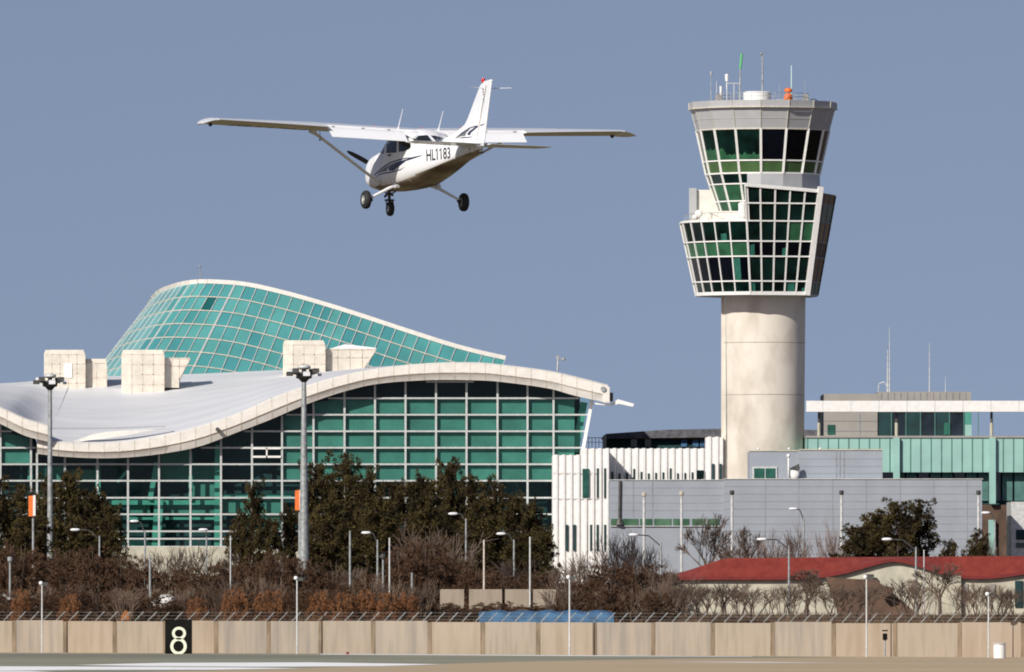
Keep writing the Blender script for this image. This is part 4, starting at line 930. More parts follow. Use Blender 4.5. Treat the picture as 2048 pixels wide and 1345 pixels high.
def pine_variant(seed, lean):
    rnd = random.Random(seed); tr = MB(); cr = MB(); h = 1.0
    # built in unit height 10, width ~7; scaled per copy
    H_ = 10.0
    pts = [Vector((math.sin(z * .5 + seed) * .18, math.cos(z * .4 + seed) * .15, z)) for z in [0, 1.5, 3, 4.5, 6, 7.5, 9, 9.8]]
    tr.path(pts, [.22, .2, .17, .15, .12, .09, .06, .03], 7)
    lobes = []
    for k in range(46):
        z = .9 + 8.6 * (k + rnd.random()) / 46; f = 1 - max(0, (z - 2.5) / 7.5) ** 1.5 * .74
        a = k * 2.4 + rnd.uniform(-.5, .5); L = (3.0 * f + .3) * rnd.uniform(.62, 1.12)
        st = Vector((0, 0, max(.8, z - L * .28))); en = Vector((math.cos(a) * L, math.sin(a) * L, z + rnd.uniform(0, .7)))
        mid = st.lerp(en, .5) + Vector((0, 0, -.12)); tr.path([st, mid, en], [.07, .045, .02], 5)
        m_ = max(4, int(L * 4.6))
        for j in range(m_):
            t = .25 + .85 * (j + rnd.random() * .6) / m_; c = st.lerp(en, min(t, 1.05)) + Vector((rnd.gauss(0, .25), rnd.gauss(0, .25), rnd.gauss(.1, .18)))
            lobes.append((c, rnd.uniform(.26, .54)))
    for k in range(9):      # pointed leaders on top
        a = rnd.uniform(0, 6.28); r0 = rnd.uniform(0, 1.5) ; z = 9.9 - r0 * 1.3 + rnd.uniform(-.3, .3)
        c = Vector((math.cos(a) * r0, math.sin(a) * r0, z)); 
        for j in range(4): lobes.append((c - Vector((0, 0, j * .42)), .22 + .09 * j))
    for c, r in lobes: tuft(cr, c, r, 36, rnd, .6, .14)
    return tr, cr
PV = []
for sd_ in range(5):
    tr, cr = pine_variant(11 + sd_ * 7, 0)
    root = empty('pine_tree', (0, 0, 0)); tr.build('trunk', M['bark'], root); cr.build('crown', M['pine'], root, fix=False); PV.append(root)
usedp = set()
def pine(px, ytop_, w, D, label, v, z0=2.5, grp='dark pines along the airfield'):
    hgt = CZ + (YH - ytop_) * D / F - z0
    r = PV[v] if v not in usedp else copy_tree(PV[v]); usedp.add(v)
    r.location = (P(px, 0, D).x, D, z0); r.rotation_euler = (0, 0, random.uniform(0, 6.28)); sx = w * D / F / 5.2
    r.scale = (sx, sx, hgt / 10.1); tag(r, label, 'pine tree', grp)
pines = [(-12, 952, 95, 1062, 'pine cut by the left edge of the picture'), (38, 968, 88, 1070, 'pine standing behind the left marker board'), (92, 958, 90, 1080, 'pine right behind the left floodlight mast'),
 (140, 942, 105, 1068, 'tallest pine of the left group'), (186, 975, 95, 1074, 'broad pine right of the tallest one in the left group'), (222, 1008, 80, 1060, 'rightmost lower pine of the left group beside the bare glass'),
 (506, 962, 66, 1075, 'slim spiky pine standing alone before the glass under the white louvre'), (478, 1030, 62, 1066, 'short pine left of the slim spiky one'), (538, 1036, 74, 1066, 'short bushy pine between the slim one and the middle mast'), (580, 1010, 60, 1080, 'dark pine just left of the middle mast'),
 (636, 922, 92, 1070, 'pine just right of the middle mast'), (690, 906, 100, 1078, 'tallest pine right of the middle mast'), (742, 940, 95, 1066, 'pine second right of the tallest one'), (792, 962, 92, 1072, 'lower pine in the middle dip of the row'), (846, 946, 100, 1064, 'pine right of the dip in the row'),
 (897, 920, 92, 1076, 'tall pine at centre right with a pointed crown'), (944, 952, 90, 1066, 'pine right of the pointed crown'), (988, 958, 80, 1074, 'narrow pine before the fourth lit bay from the right'), (1026, 985, 80, 1066, 'pine near the white ribbed building, second last'), (1062, 1000, 74, 1070, 'pine almost touching the white ribbed building'), (1088, 1050, 74, 1058, 'lowest pine, at the foot of the white ribbed building'),
 (662, 1000, 125, 1050, 'wide front pine right behind the middle mast'), (765, 1012, 125, 1048, 'wide front pine in the centre of the row'), (868, 1015, 125, 1050, 'wide front pine left of the short armed lamp'), (965, 1030, 125, 1046, 'wide front pine right of the short armed lamp'), (1050, 1065, 95, 1044, 'low front pine at the right end of the row'), (60, 1030, 130, 1048, 'wide low pine at the foot of the left mast'), (170, 1040, 125, 1046, 'wide low pine at the right of the left group'),
 (1714, 1050, 100, 985, 'low left part of the pine clump behind the red roof'), (1752, 1020, 100, 990, 'middle pine of the clump behind the red roof'), (1792, 1000, 112, 986, 'broad pine at the centre of the clump behind the red roof'), (1838, 1000, 92, 990, 'tall right pine of the clump behind the red roof'), (1955, 1062, 68, 985, 'small dark pine at the right corner of the grey block'), (1900, 1080, 48, 985, 'tiny pine between the round clump and the grey block corner')]
for i, (px, yt, w, D, lab) in enumerate(pines): pine(px, yt, w, D, lab, i % 5)
def bare_variant(seed, stems, depth, spread, bush, thick=.10):
    rnd = random.Random(seed); b = MB()
    def grow(p, d, L, r, k):
        q = p + d * L; b.tube(p, q, r, r * .68, 3 if r < .05 else 6, caps=False)
        if k == 0: return
        for _ in range(3 if k > 1 else 4):
            e = Vector((rnd.gauss(0, 1), rnd.gauss(0, 1), rnd.gauss(0, .7))); e = (d + e * spread + Vector((0, 0, .12))).normalized()
            grow(p + d * L * rnd.uniform(.55, 1), e, L * rnd.uniform(.6, .82), max(.012, r * .58), k - 1)
    for s_ in range(stems):
        a = rnd.uniform(0, 6.28); t = rnd.uniform(.05, .55) if stems > 1 else .05
        d = Vector((math.cos(a) * t, math.sin(a) * t, 1)).normalized(); grow(Vector((rnd.uniform(-bush, bush), rnd.uniform(-bush, bush), 0)), d, 1.5, thick, depth)
    return b
BVs = {}
for nm, (m_, seeds, st, dp, sp, bu, th) in {'tree': ('twig', (3, 5), 1, 6, .42, 0, .13), 'shrub': ('twig', (21, 22, 23), 8, 3, .40, .9, .05), 'pink': ('twigpink', (31, 32), 9, 3, .36, .9, .05), 'lite': ('twiglite', (51, 52, 53), 9, 3, .42, .9, .04), 'dark': ('twigdark', (41, 42), 12, 3, .42, 1.0, .055)}.items():
    BVs[nm] = []
    for s_ in seeds:
        b = bare_variant(s_, st, dp, sp, bu, th)
        zmax = max(v[2] for v in b.v); xm = sorted(abs(v[0]) for v in b.v)[int(len(b.v) * .97)]
        b.v = [(v[0] / xm * .5, v[1] / xm * .5, v[2] / zmax) for v in b.v]
        root = empty('bare_tree' if nm == 'tree' else 'bare_shrub', (0, 0, 0)); b.build('branches', M[m_], root, fix=False); BVs[nm].append([root, False])
def near(px):
    marks = [(20, 'the left picture edge'), (84, 'the left apron pole'), (140, 'the left floodlight mast'), (199, 'the long armed lamp'), (250, 'the orange cloth'), (300, 'the white mound'), (356, 'the numbered sign'), (420, 'the cream terminal base'), (461, 'the thin pole by the cream base'), (520, 'the slim pine'), (594, 'the second apron pole'), (640, 'the middle mast foot'), (700, 'the orange hedge'), (766, 'the dark capped short pole'), (824, 'the short grey pole'), (880, 'the tall leafless shrub'), (932, 'the short armed lamp'), (1000, 'the beige low wall'), (1060, 'the slim pale pole'), (1139, 'the third apron pole'), (1200, 'the white ribs'), (1260, 'the dark twiggy shrub'), (1322, 'the lamp at the red roof end')]
    return min(marks, key=lambda m_: abs(m_[0] - px))[1]
cnt = {}
def bare(kind, px, ytop_, w, D, label, z0=2.4):
    i = cnt.get(kind, 0); cnt[kind] = i + 1; e = BVs[kind][i % len(BVs[kind])]
    r = e[0] if not e[1] else copy_tree(e[0]); e[1] = True
    s_ = D / F; r.location = (P(px, 0, D).x, D, z0); r.rotation_euler = (0, 0, random.uniform(0, 6.28)); r.scale = (w * s_, w * s_, CZ + (YH - ytop_) * s_ - z0)
    tag(r, label, 'tree' if kind == 'tree' else 'shrub', 'leafless trees' if kind == 'tree' else 'leafless shrubs behind the wall')
bare('tree', 1418, 1024, 110, 1000, 'small bare tree before the right end of the green strip window')
bare('tree', 1485, 1048, 90, 1010, 'faint bare tree right of the small bare one, before the grey block')
bare('tree', 1880, 1125, 110, 925, 'bare tree in front of the cream gable wall, right of its peak')
bare('tree', 1612, 1135, 110, 925, 'bare tree in front of the cream wall below the long red roof')
for k_, (kd, px, yt, w, D, lab) in enumerate([
 ('dark', 1250, 1056, 130, 1000, 'dark leafless shrub before the left end of the grey block'), ('dark', 1205, 1090, 110, 990, 'dark leafless shrub at the foot of the white ribs'), ('dark', 1290, 1085, 100, 985, 'dark leafless shrub right of the bigger dark one'),
 ('pink', 1585, 1035, 130, 1030, 'pinkish twiggy shrub before the grey block above the red roof'), ('pink', 1530, 1060, 110, 1025, 'pinkish twiggy shrub left of the larger pinkish one'), ('pink', 1655, 1030, 100, 1020, 'pinkish twiggy shrub just left of the pine clump'), ('pink', 1470, 1075, 90, 1015, 'pinkish twiggy shrub nearest the small bare tree'), ('pink', 1975, 1050, 60, 1000, 'pinkish twiggy shrub at the right corner of the grey block'),
 ('shrub', 330, 1085, 110, 975, 'leafless shrub against the cream base, left part'), ('shrub', 400, 1080, 110, 970, 'leafless shrub against the cream base, right part'), ('shrub', 455, 1100, 80, 975, 'leafless shrub right of the cream base'), ('shrub', 850, 1036, 150, 985, 'tall brown leafless shrub before the centre pines'), ('shrub', 905, 1080, 110, 970, 'brown leafless shrub right of the tall brown one'),
 ('shrub', 1160, 1100, 110, 960, 'leafless shrub at the foot of the ribbed building'), ('shrub', 1120, 1120, 90, 940, 'leafless shrub left of the ribbed building foot'), ('shrub', 1015, 1110, 110, 955, 'leafless shrub behind the beige low wall'), ('shrub', 260, 1110, 100, 960, 'leafless shrub right of the left pines'), ('shrub', 700, 1120, 100, 950, 'leafless shrub behind the orange hedge'), ('shrub', 560, 1110, 110, 960, 'leafless shrub left of the middle mast foot'), ('shrub', 640, 1130, 80, 950, 'leafless shrub right of the middle mast foot'),
 ('shrub', 1400, 1162, 100, 915, 'leafless shrub under the left end of the red roof'), ('shrub', 1480, 1158, 110, 915, 'leafless shrub under the red roof, second from its left end'), ('shrub', 1560, 1165, 90, 912, 'leafless shrub between the roof lamp poles'), ('shrub', 1820, 1150, 110, 912, 'leafless shrub before the gable, left of the bare tree'), ('shrub', 1935, 1175, 100, 912, 'leafless shrub before the cream wall right of the pilaster'), ('shrub', 2015, 1170, 90, 912, 'leafless shrub nearest the right edge'), ('shrub', 1690, 1170, 90, 905, 'leafless shrub before the brown lean-to'), ('shrub', 1340, 1130, 90, 930, 'leafless shrub at the left tip of the red roof')]):
    bare(kd, px, yt, w, D, lab)
for k_ in range(16):
    px = 1345 + k_ * 45 + random.uniform(-12, 12)
    if k_ in (8, 10, 12): continue
    bare('lite', px, 1160 + random.uniform(-8, 14), random.uniform(75, 105), random.uniform(893, 925), 'pale shrub before the cream wall, ' + ['nearest the red roof left tip', 'right of the roof tip lamp', 'below the long red eave', 'further along the long red eave', 'left of the second roof lamp', 'right of the second roof lamp', 'before the left edge of the brown lean-to', 'before the middle of the brown lean-to', 'left of the apron pole under the gable', 'right of the apron pole under the gable', 'before the gable peak', 'right of the thin pole over the gable', 'left of the cream pilaster', 'right of the cream pilaster', 'before the taupe windows', 'by the right picture edge'][k_])
for k_ in range(18):
    px = 15 + k_ * 74 + random.uniform(-14, 14)
    if 860 < px < 1120: continue
    bare('lite', px, 1158 + random.uniform(-16, 22), random.uniform(60, 95), random.uniform(890, 915), 'pale leafless shrub in front of the thicket nearest ' + near(px), 1.2)
# brown thicket: bushes with dry leaves
def bush_variant(seed, n=230):
    rnd = random.Random(seed); b = MB(); st = MB()
    for k in range(n):
        a = rnd.uniform(0, 6.28); rr = rnd.random() ** .5; z = rnd.random() ** .8; f = math.sin(min(1, .25 + z * .75) * math.pi) ** .5 if z < 1 else .2
        c = Vector((math.cos(a) * rr * .5 * (.55 + f * .5), math.sin(a) * rr * .5 * (.55 + f * .5), z * rnd.uniform(.75, 1)))
        tuft(b, c, rnd.uniform(.05, .11), 34, rnd, 1.0, .09)
    for k in range(14):
        a = rnd.uniform(0, 6.28); r0 = rnd.uniform(0, .35); st.tube((0, 0, 0), (math.cos(a) * r0, math.sin(a) * r0, rnd.uniform(.7, 1.05)), .012, .004, 4)
    return st, b
BU = []
for s_ in range(4):
    st, bb = bush_variant(60 + s_); root = empty('dry_bush', (0, 0, 0)); st.build('stems', M['twig'], root, fix=False); bb.build('foliage', M['dryleaf'], root, fix=False); BU.append([root, False])
RU = []
for s_ in range(2):
    st, bb = bush_variant(80 + s_); root = empty('rusty_bush', (0, 0, 0)); st.build('stems', M['twig'], root, fix=False); bb.build('foliage', M['rustleaf'], root, fix=False); RU.append([root, False])
def bush(lst, i, px, yt, w, D, label, grp, z0=2.1):
    yt += 6 if lst is RU else 0; e = lst[i % len(lst)]; r = e[0] if not e[1] else copy_tree(e[0]); e[1] = True; s_ = D / F
    r.location = (P(px, 0, D).x, D, z0); r.rotation_euler = (0, 0, random.uniform(0, 6.28)); r.scale = (w * s_, w * s_, CZ + (YH - yt) * s_ - z0); tag(r, label, 'bush', grp)
i = 0; px = -20
tall = {0: 1085, 60: 1095, 130: 1100, 200: 1108, 260: 1112, 330: 1140, 400: 1142, 460: 1130, 520: 1105, 580: 1120, 640: 1140, 700: 1150, 760: 1140, 820: 1095, 880: 1085, 940: 1130, 1000: 1145, 1060: 1150, 1120: 1160, 1180: 1160, 1240: 1120, 1300: 1128, 1340: 1150}
tl = sorted(tall.items())
rnd = random.Random(5)
while px < 1345:
    yt = interp(tl, px) + rnd.uniform(-8, 10)
    bush(BU, i, px, yt, rnd.uniform(85, 120), rnd.uniform(935, 965), 'back row brown bush nearest ' + near(px), 'brown bushes of the thicket, back row'); i += 1; px += rnd.uniform(44, 58)
px = -30
while px < 1345:
    bush(BU, i, px, rnd.uniform(1172, 1196) if not 850 < px < 1125 else rnd.uniform(1203, 1212), rnd.uniform(70, 105), rnd.uniform(885, 905), 'low front row brown bush nearest ' + near(px), 'brown bushes of the thicket, front row', 1.6); i += 1; px += rnd.uniform(48, 62)
for j, (px, yt, w, D, lab) in enumerate([(42, 1172, 45, 874, 'rusty orange bush near the left edge'), (140, 1186, 50, 874, 'rusty low bush right of the left apron pole'), (395, 1190, 50, 874, 'rusty low bush right of the numbered sign'), (470, 1176, 62, 874, 'rusty bush below the thin pole'), (540, 1176, 70, 874, 'rusty bush left of the second apron pole'), (640, 1180, 54, 876, 'bright rusty bush, first of the orange hedge'), (685, 1180, 54, 875, 'bright rusty bush, second of the orange hedge'), (730, 1178, 54, 876, 'bright rusty bush, third of the orange hedge'), (775, 1180, 54, 875, 'bright rusty bush, fourth of the orange hedge'), (815, 1182, 48, 876, 'bright rusty bush at the right end of the orange hedge')]):
    bush(RU, j, px, yt, w, D, lab, 'rusty orange bushes', .6)
# weeds over the bank, too many to count
b = MB(); rnd = random.Random(9)
for k in range(30000):
    px = rnd.uniform(-60, 2120); D = rnd.uniform(862, 905) if rnd.random() < .8 else rnd.uniform(905, 960)
    z0 = max(0, min(2.2, (D - 870) / 35 * 2.2)); h = rnd.uniform(.35, 1.1) + (.9 if D < 880 else .35) * rnd.random()
    if 955 < px < 1230 and D < 890: continue
    if px > 1340: h *= .55
    x = (px - 1024) * D / F; a = rnd.uniform(-.35, .35); w = rnd.uniform(.02, .06)
    o = len(b.v); b.v += [(x - w, D, z0), (x + w, D, z0), (x + a * h, D + rnd.uniform(-.3, .3), z0 + h)]; b.f.append((o, o + 1, o + 2)); b.mi.append(0)
tag(b.build('dry_undergrowth', M['weed'], fix=False), 'dry brown weeds and stalks covering the bank behind the wall', 'undergrowth', kind='stuff')
# ------------------------------------------------------------------ the light aircraft
yaw, pit, rol = R(20.706), R(-2.908), R(0.763)
fw = Vector((-math.sin(yaw) * math.cos(pit), math.cos(yaw) * math.cos(pit), math.sin(pit)))
lf0 = Vector((-math.cos(yaw), -math.sin(yaw), 0)); up0 = fw.cross(lf0)
lf = lf0 * math.cos(rol) + up0 * math.sin(rol); up_ = up0 * math.cos(rol) - lf0 * math.sin(rol)
PM = Matrix(((-fw.x, -lf.x, up_.x, -2.882), (-fw.y, -lf.y, up_.y, 272.43), (-fw.z, -lf.z, up_.z, 13.834), (0, 0, 0, 1)))
ac = empty('light_aircraft', (0, 0, 0), 'white high-wing single-propeller aircraft HL1183 flying with its flaps down', 'airplane'); ac.matrix_world = PM
PI_ = PM.inverted()
M['acwhite'] = mat('aircraft_white', (0.84, 0.85, 0.87, 1), 0.28, var=0.02, scale=1.5, coat=.4)
M['acbelly'] = mat('aircraft_white_soiled', (0.50, 0.44, 0.36, 1), 0.4, var=0, scale=1.3, stretch=(.5, 1, 1), col2=(0.82, 0.82, 0.82, 1), lo=.35, hi=.6)
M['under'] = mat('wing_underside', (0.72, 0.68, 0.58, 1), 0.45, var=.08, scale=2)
M['acglass'] = mat('aircraft_window', (0.014, 0.016, 0.018, 1), 0.10, var=.3, spec=.2)
M['navy'] = mat('navy_stripe', (0.012, 0.020, 0.060, 1), 0.35, var=.1)
M['greystripe'] = mat('grey_stripe', (0.13, 0.145, 0.15, 1), 0.4, var=.1)
M['lettering'] = mat('black_lettering', (0.012, 0.012, 0.014, 1), 0.5, var=.1)
M['panelline'] = mat('panel_line', (0.52, 0.47, 0.42, 1), 0.7, var=.2)
M['rubber'] = mat('tyre_rubber', (0.018, 0.018, 0.018, 1), 0.75, var=.2, scale=6)
M['beacon'] = mat('red_beacon', (0.55, 0.01, 0.01, 1), 0.15, var=.1)
M['gap'] = mat('dark_gap', (0.05, 0.045, 0.04, 1), 0.8, var=.2)
M['faint'] = mat('worn_lettering', (0.36, 0.31, 0.25, 1), .6, var=.4, scale=6)
M['belly'] = mat('shaded_soiled_belly', (0.10, 0.060, 0.030, 1), .45, var=0, scale=1.6, stretch=(.4, 1, 1), col2=(0.52, 0.44, 0.34, 1), lo=.38, hi=.70)  # brown soiling, deepened so the colour also carries the underside's shade
# fuselage
ST = [(-.80, .24, .96, 1.34, 2.4), (-.76, .36, .84, 1.43, 2.6), (-.55, .46, .71, 1.51, 2.8), (0, .53, .60, 1.56, 3.0), (.35, .56, .57, 1.60, 3.2), (.75, .575, .56, 1.80, 3.4), (1.0, .58, .55, 1.89, 3.6), (1.6, .58, .55, 1.91, 3.8), (2.1, .565, .56, 1.90, 3.6), (2.45, .54, .59, 1.86, 3.2), (2.85, .50, .63, 1.71, 3.0), (3.25, .455, .68, 1.56, 2.9), (3.8, .39, .75, 1.48, 2.8), (4.6, .29, .86, 1.41, 2.6), (5.4, .19, .955, 1.35, 2.4), (6.0, .10, 1.03, 1.30, 2.2), (6.2, .03, 1.08, 1.26, 2.0)]
def stat(x):
    for i in range(len(ST) - 1):
        if ST[i][0] <= x <= ST[i + 1][0]:
            return [interp([(q[0], q[k]) for q in ST], x) for k in range(1, 5)]
def fring(x, n=48):
    w, zb, zt, ex = stat(x); zm = zb + (zt - zb) * .45; out = []
    for i in range(n):
        t = 2 * math.pi * i / n; ct, stt = math.cos(t), math.sin(t)
        y = w * math.copysign(abs(ct) ** (2 / ex), ct); hz = (zt - zm) if stt > 0 else (zm - zb); z = zm + hz * math.copysign(abs(stt) ** (2 / (ex if stt > 0 else ex + 1.6)), stt)
        y *= 1 - .20 * max(0, (z - zm) / (zt - zm)) ** 1.5 * (1 if x > .2 else .5)
        out.append(Vector((x, y, z)))
    return out
xsf = sorted(set([s[0] for s in ST] + [-.80 + i * .1 for i in range(1, 70)])); xsf = [x for x in xsf if x <= 6.2]
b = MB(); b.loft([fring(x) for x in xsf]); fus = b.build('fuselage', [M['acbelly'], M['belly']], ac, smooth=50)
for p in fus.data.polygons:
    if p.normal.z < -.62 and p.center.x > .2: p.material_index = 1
# soiling only in a band along the belly centre
nt_ = M['acbelly'].node_tree; n_ = nt_.nodes; geo = n_.new('ShaderNodeTexCoord'); sp = n_.new('ShaderNodeSeparateXYZ'); mr = n_.new('ShaderNodeMapRange')
nt_.links.new(geo.outputs['Object'], sp.inputs[0]); nt_.links.new(sp.outputs['Z'], mr.inputs[0]); mr.inputs[1].default_value = .60; mr.inputs[2].default_value = .86
mxx = n_.new('ShaderNodeMix'); mxx.data_type = 'RGBA'; mxx.inputs[7].default_value = (.84, .85, .87, 1)
cr_ = [k for k in n_ if k.type == 'VALTORGB'][0]; nt_.links.new(mr.outputs[0], mxx.inputs[0]); nt_.links.new(cr_.outputs[0], mxx.inputs[6]); nt_.links.new(mxx.outputs[2], n_['Principled BSDF'].inputs['Base Color'])
def bvh(o):
    me = o.data; return BVHTree.FromPolygons([v.co.copy() for v in me.vertices], [tuple(p.vertices) for p in me.polygons])
def ray(tree, px, py):
    o = PI_ @ Vector((0, 0, CZ)); t = PI_ @ P(px, py, 272.0); d = (t - o).normalized(); h = tree.ray_cast(o, d)
    if h[0] is None: return None
    n = h[1]; n = -n if n.dot(d) > 0 else n
    return h[0] + n * .004
def decal(name, tree, polys, m, mirror=False, parent=None, cuts=4):
    b2 = MB()
    for poly in polys:
        bm = bmesh.new(); vs = [bm.verts.new((x, y, 0)) for x, y in poly]; bm.faces.new(vs)
        bmesh.ops.triangulate(bm, faces=bm.faces[:])
        if cuts: bmesh.ops.subdivide_edges(bm, edges=bm.edges[:], cuts=cuts, use_grid_fill=True)
        bm.verts.ensure_lookup_table(); pos = {}
        for v in bm.verts: pos[v.index] = ray(tree, v.co.x, v.co.y)
        idx = {}
        for f in bm.faces:
            ks = [v.index for v in f.verts]
            if any(pos[k] is None for k in ks): continue
            q = [pos[k] for k in ks]
            if max((a - c).length for a in q for c in q) > .6: continue
            for k in ks:
                if k not in idx: idx[k] = len(b2.v); b2.v.append(tuple(pos[k]))
            b2.f.append(tuple(idx[k] for k in ks)); b2.mi.append(0)
        bm.free()
    if not b2.f: print('EMPTY DECAL', name); return
    o = b2.build(name, m, parent or fus, fix=False)
    if mirror:
        b3 = MB(); b3.v = [(v[0], -v[1], v[2]) for v in b2.v]; b3.f = list(b2.f); b3.mi = list(b2.mi); b3.build(name, m, parent or fus, fix=False)
    return o
TF = bvh(fus)
def z4(pts): return [(730 + x / 8.406, 240 + y / 8.406) for x, y in pts]
def z2(pts): return [(800 + x / 6.726, 140 + y / 6.726) for x, y in pts]
decal('side_window', TF, [z4([(258, 545), (272, 500), (300, 462), (326, 446), (320, 562), (302, 572), (272, 566)])], M['acglass'], True)
decal('side_window', TF, [z4([(366, 305), (532, 310), (532, 545), (524, 552), (370, 560), (360, 552)])], M['acglass'], True)
decal('side_window', TF, [z4([(570, 315), (690, 330), (752, 380), (774, 425), (768, 468), (735, 500), (650, 530), (580, 540), (566, 530)])], M['acglass'], True)
# windscreen and rear window, cut by hand on the surface
def surf(x, t, off=.004):
    w, zb, zt, ex = stat(x); zm = zb + (zt - zb) * .45; ct, s_ = math.cos(t), math.sin(t)
    y = w * math.copysign(abs(ct) ** (2 / ex), ct); hz = (zt - zm) if s_ > 0 else (zm - zb); z = zm + hz * math.copysign(abs(s_) ** (2 / (ex if s_ > 0 else ex + 1.6)), s_)
    y *= 1 - .20 * max(0, (z - zm) / (zt - zm)) ** 1.5 * (1 if x > .2 else .5); return Vector((x, y, z))
def patch(name, x0, x1, t0, t1, n=10, off=.006):
    b = MB(); o = []
    for i in range(n + 1):
        x = x0 + (x1 - x0) * i / n
        for j in range(n + 1):
            t = t0 + (t1 - t0) * j / n; p = surf(x, t); e = .01; nrm = (surf(x + e, t) - p).cross(surf(x, t + e) - p).normalized(); c = Vector((x, 0, 1.2)); nrm = nrm if nrm.dot(p - c) > 0 else -nrm
            o.append(p + nrm * off)
    b.add(o, [(i * (n + 1) + j, (i + 1) * (n + 1) + j, (i + 1) * (n + 1) + j + 1, i * (n + 1) + j + 1) for i in range(n) for j in range(n)]); b.build(name, M['acglass'], fus, fix=False)
patch('windscreen', .40, .93, R(32), R(148))
decal('rear_window', TF, [z4([(822, 405), (822, 320), (845, 287), (880, 270), (1040, 259), (1062, 272), (1170, 405)])], M['acglass'])
decal('rear_window', TF, [z4([(1102, 266), (1180, 270), (1255, 288), (1305, 318), (1330, 405), (1235, 405)])], M['acglass'])
# paint scheme
navy = [z4([(150, 930), (230, 850), (320, 775), (420, 712), (560, 665), (700, 638), (765, 634), (765, 648), (700, 653), (570, 684), (430, 734), (330, 797), (245, 864), (165, 938)]),
 z4([(750, 648), (765, 636), (870, 612), (990, 592), (900, 625), (780, 665), (690, 692), (560, 738), (500, 790), (480, 815), (478, 840), (492, 850), (470, 860), (410, 857), (395, 842), (400, 810), (440, 765), (520, 716), (640, 680)]),
 z4([(175, 962), (260, 905), (340, 884), (430, 873), (530, 853), (600, 830), (672, 792), (600, 847), (520, 872), (430, 895), (320, 911), (250, 927), (185, 966)])]
decal('navy_stripe', TF, navy, M['navy'], True)
decal('grey_stripe', TF, [z4([(200, 922), (260, 862), (340, 800), (430, 755), (500, 723), (438, 765), (385, 815), (372, 840), (380, 862), (330, 866), (250, 890)])], M['greystripe'], True)
me = text_mesh('HL1183', 1.0, 0, bold=.012); xs2 = [v.co.x for v in me.vertices]; ys2 = [v.co.y for v in me.vertices]; x0, x1, y0, y1 = min(xs2), max(xs2), min(ys2), max(ys2)
q = z2([(352, 1072), (676, 1040), (678, 1192), (360, 1232)])
def text_decal(name, mapf, tree, parent, castf, m=None):
    b2 = MB(); bm = bmesh.new(); bm.from_mesh(me); bmesh.ops.triangulate(bm, faces=bm.faces[:]); pos = {}
    long_ = [e for e in bm.edges if e.calc_length() > .12]; bmesh.ops.subdivide_edges(bm, edges=long_, cuts=3)
    bmesh.ops.triangulate(bm, faces=bm.faces[:]); bm.verts.index_update()
    for v in bm.verts: pos[v.index] = castf(*mapf((v.co.x - x0) / (x1 - x0), (v.co.y - y0) / (y1 - y0)))
    ks_ = sorted(pos); ok = {k: i for i, k in enumerate([k for k in ks_ if pos[k] is not None])}; b2.v = [tuple(pos[k]) for k in ks_ if pos[k] is not None]
    for f in bm.faces:
        ks = [v.index for v in f.verts]
        if all(k in ok for k in ks): b2.f.append(tuple(ok[k] for k in ks)); b2.mi.append(0)
    bm.free()
    if b2.f: b2.build(name, m or M['lettering'], parent, fix=False)
    else: print('EMPTY TEXT', name)
def mapq(u, v):
    tx = [q[0][0] + (q[1][0] - q[0][0]) * u, q[0][1] + (q[1][1] - q[0][1]) * u]; bx_ = [q[3][0] + (q[2][0] - q[3][0]) * u, q[3][1] + (q[2][1] - q[3][1]) * u]
    return (bx_[0] + (tx[0] - bx_[0]) * v, bx_[1] + (tx[1] - bx_[1]) * v)
text_decal('registration', mapq, TF, fus, lambda x, y: ray(TF, x, y))
for fx in (838, 869):
    decal('numeral_flag', TF, [[(680 + x / 4.338, 140 + y / 4.338) for x, y in ((fx + 1, 683), (fx + 1, 698), (fx - 10, 712), (fx - 10, 704))]], M['lettering'], False, fus, 1)
def sidecast(x, z):
    h = TF.ray_cast(Vector((x, 2, z)), Vector((0, -1, 0))); return h[0] + Vector((0, .004, 0)) if h[0] else None
text_decal('registration', lambda u, v: (4.75 - 1.35 * u, .98 + .3 * v), TF, fus, sidecast)
# panel seams
for x in (.02, .84, 1.47, 2.42, 5.7):
    b = MB()
    r_ = [p for p in fring(x) ]; c = Vector((x, 0, 1.2)); n = len(r_)
    for i in range(n):
        if r_[i].z > 1.55 and x > .1: continue
        a, d = r_[i], r_[(i + 1) % n]; b.bar(c + (a - c) * 1.003, c + (d - c) * 1.003, .006 if x > .1 else .012, .004, (a + d) / 2 - c)
    b.build('panel_seam', M['panelline'], fus, fix=False)
b = MB()
for s_ in (-1, 1):
    b.tube((1.38, s_ * .59, 1.33), (1.52, s_ * .59, 1.33), .018, n=6)
b.build('door_handle', M['gap'], fus)
# wings
def af(xc, th=.12, up=True):
    yt = 5 * th * (.2969 * xc ** .5 - .126 * xc - .3516 * xc ** 2 + .2843 * xc ** 3 - .1036 * xc ** 4)
    yc = .02 / .16 * (.8 * xc - xc * xc) if xc < .4 else .02 / .36 * (.2 + .8 * xc - xc * xc)
    return yc + yt if up else yc - yt
def chord(y):
    y = abs(y)
    if y <= 2.6: return .96, 1.63, R(1.5)
    t = min(1, (y - 2.6) / 2.6); return .96 + .13 * t, 1.63 - .51 * t, R(1.5 - 3 * t)
def wpt(y, xc, zc):
    le, c, inc = chord(y); x = le + xc * c; z = 1.81 + abs(y) * .0302 - .75 * c * math.sin(inc) + zc * c + (1 - xc) * c * math.sin(inc + R(2.7)); return Vector((x, y, z))
XC = [.80, .7, .6, .5, .4, .3, .2, .12, .06, .025, .008, 0]
def wring(y, s=1.0, cut=.80):
    up = [wpt(y, xc * cut / .80, af(xc * cut / .80) * s) for xc in XC]; lo = [wpt(y, xc * cut / .80, af(xc * cut / .80, up=False) * s) for xc in XC[::-1][1:]]
    return up + lo
b = MB()
rings = []
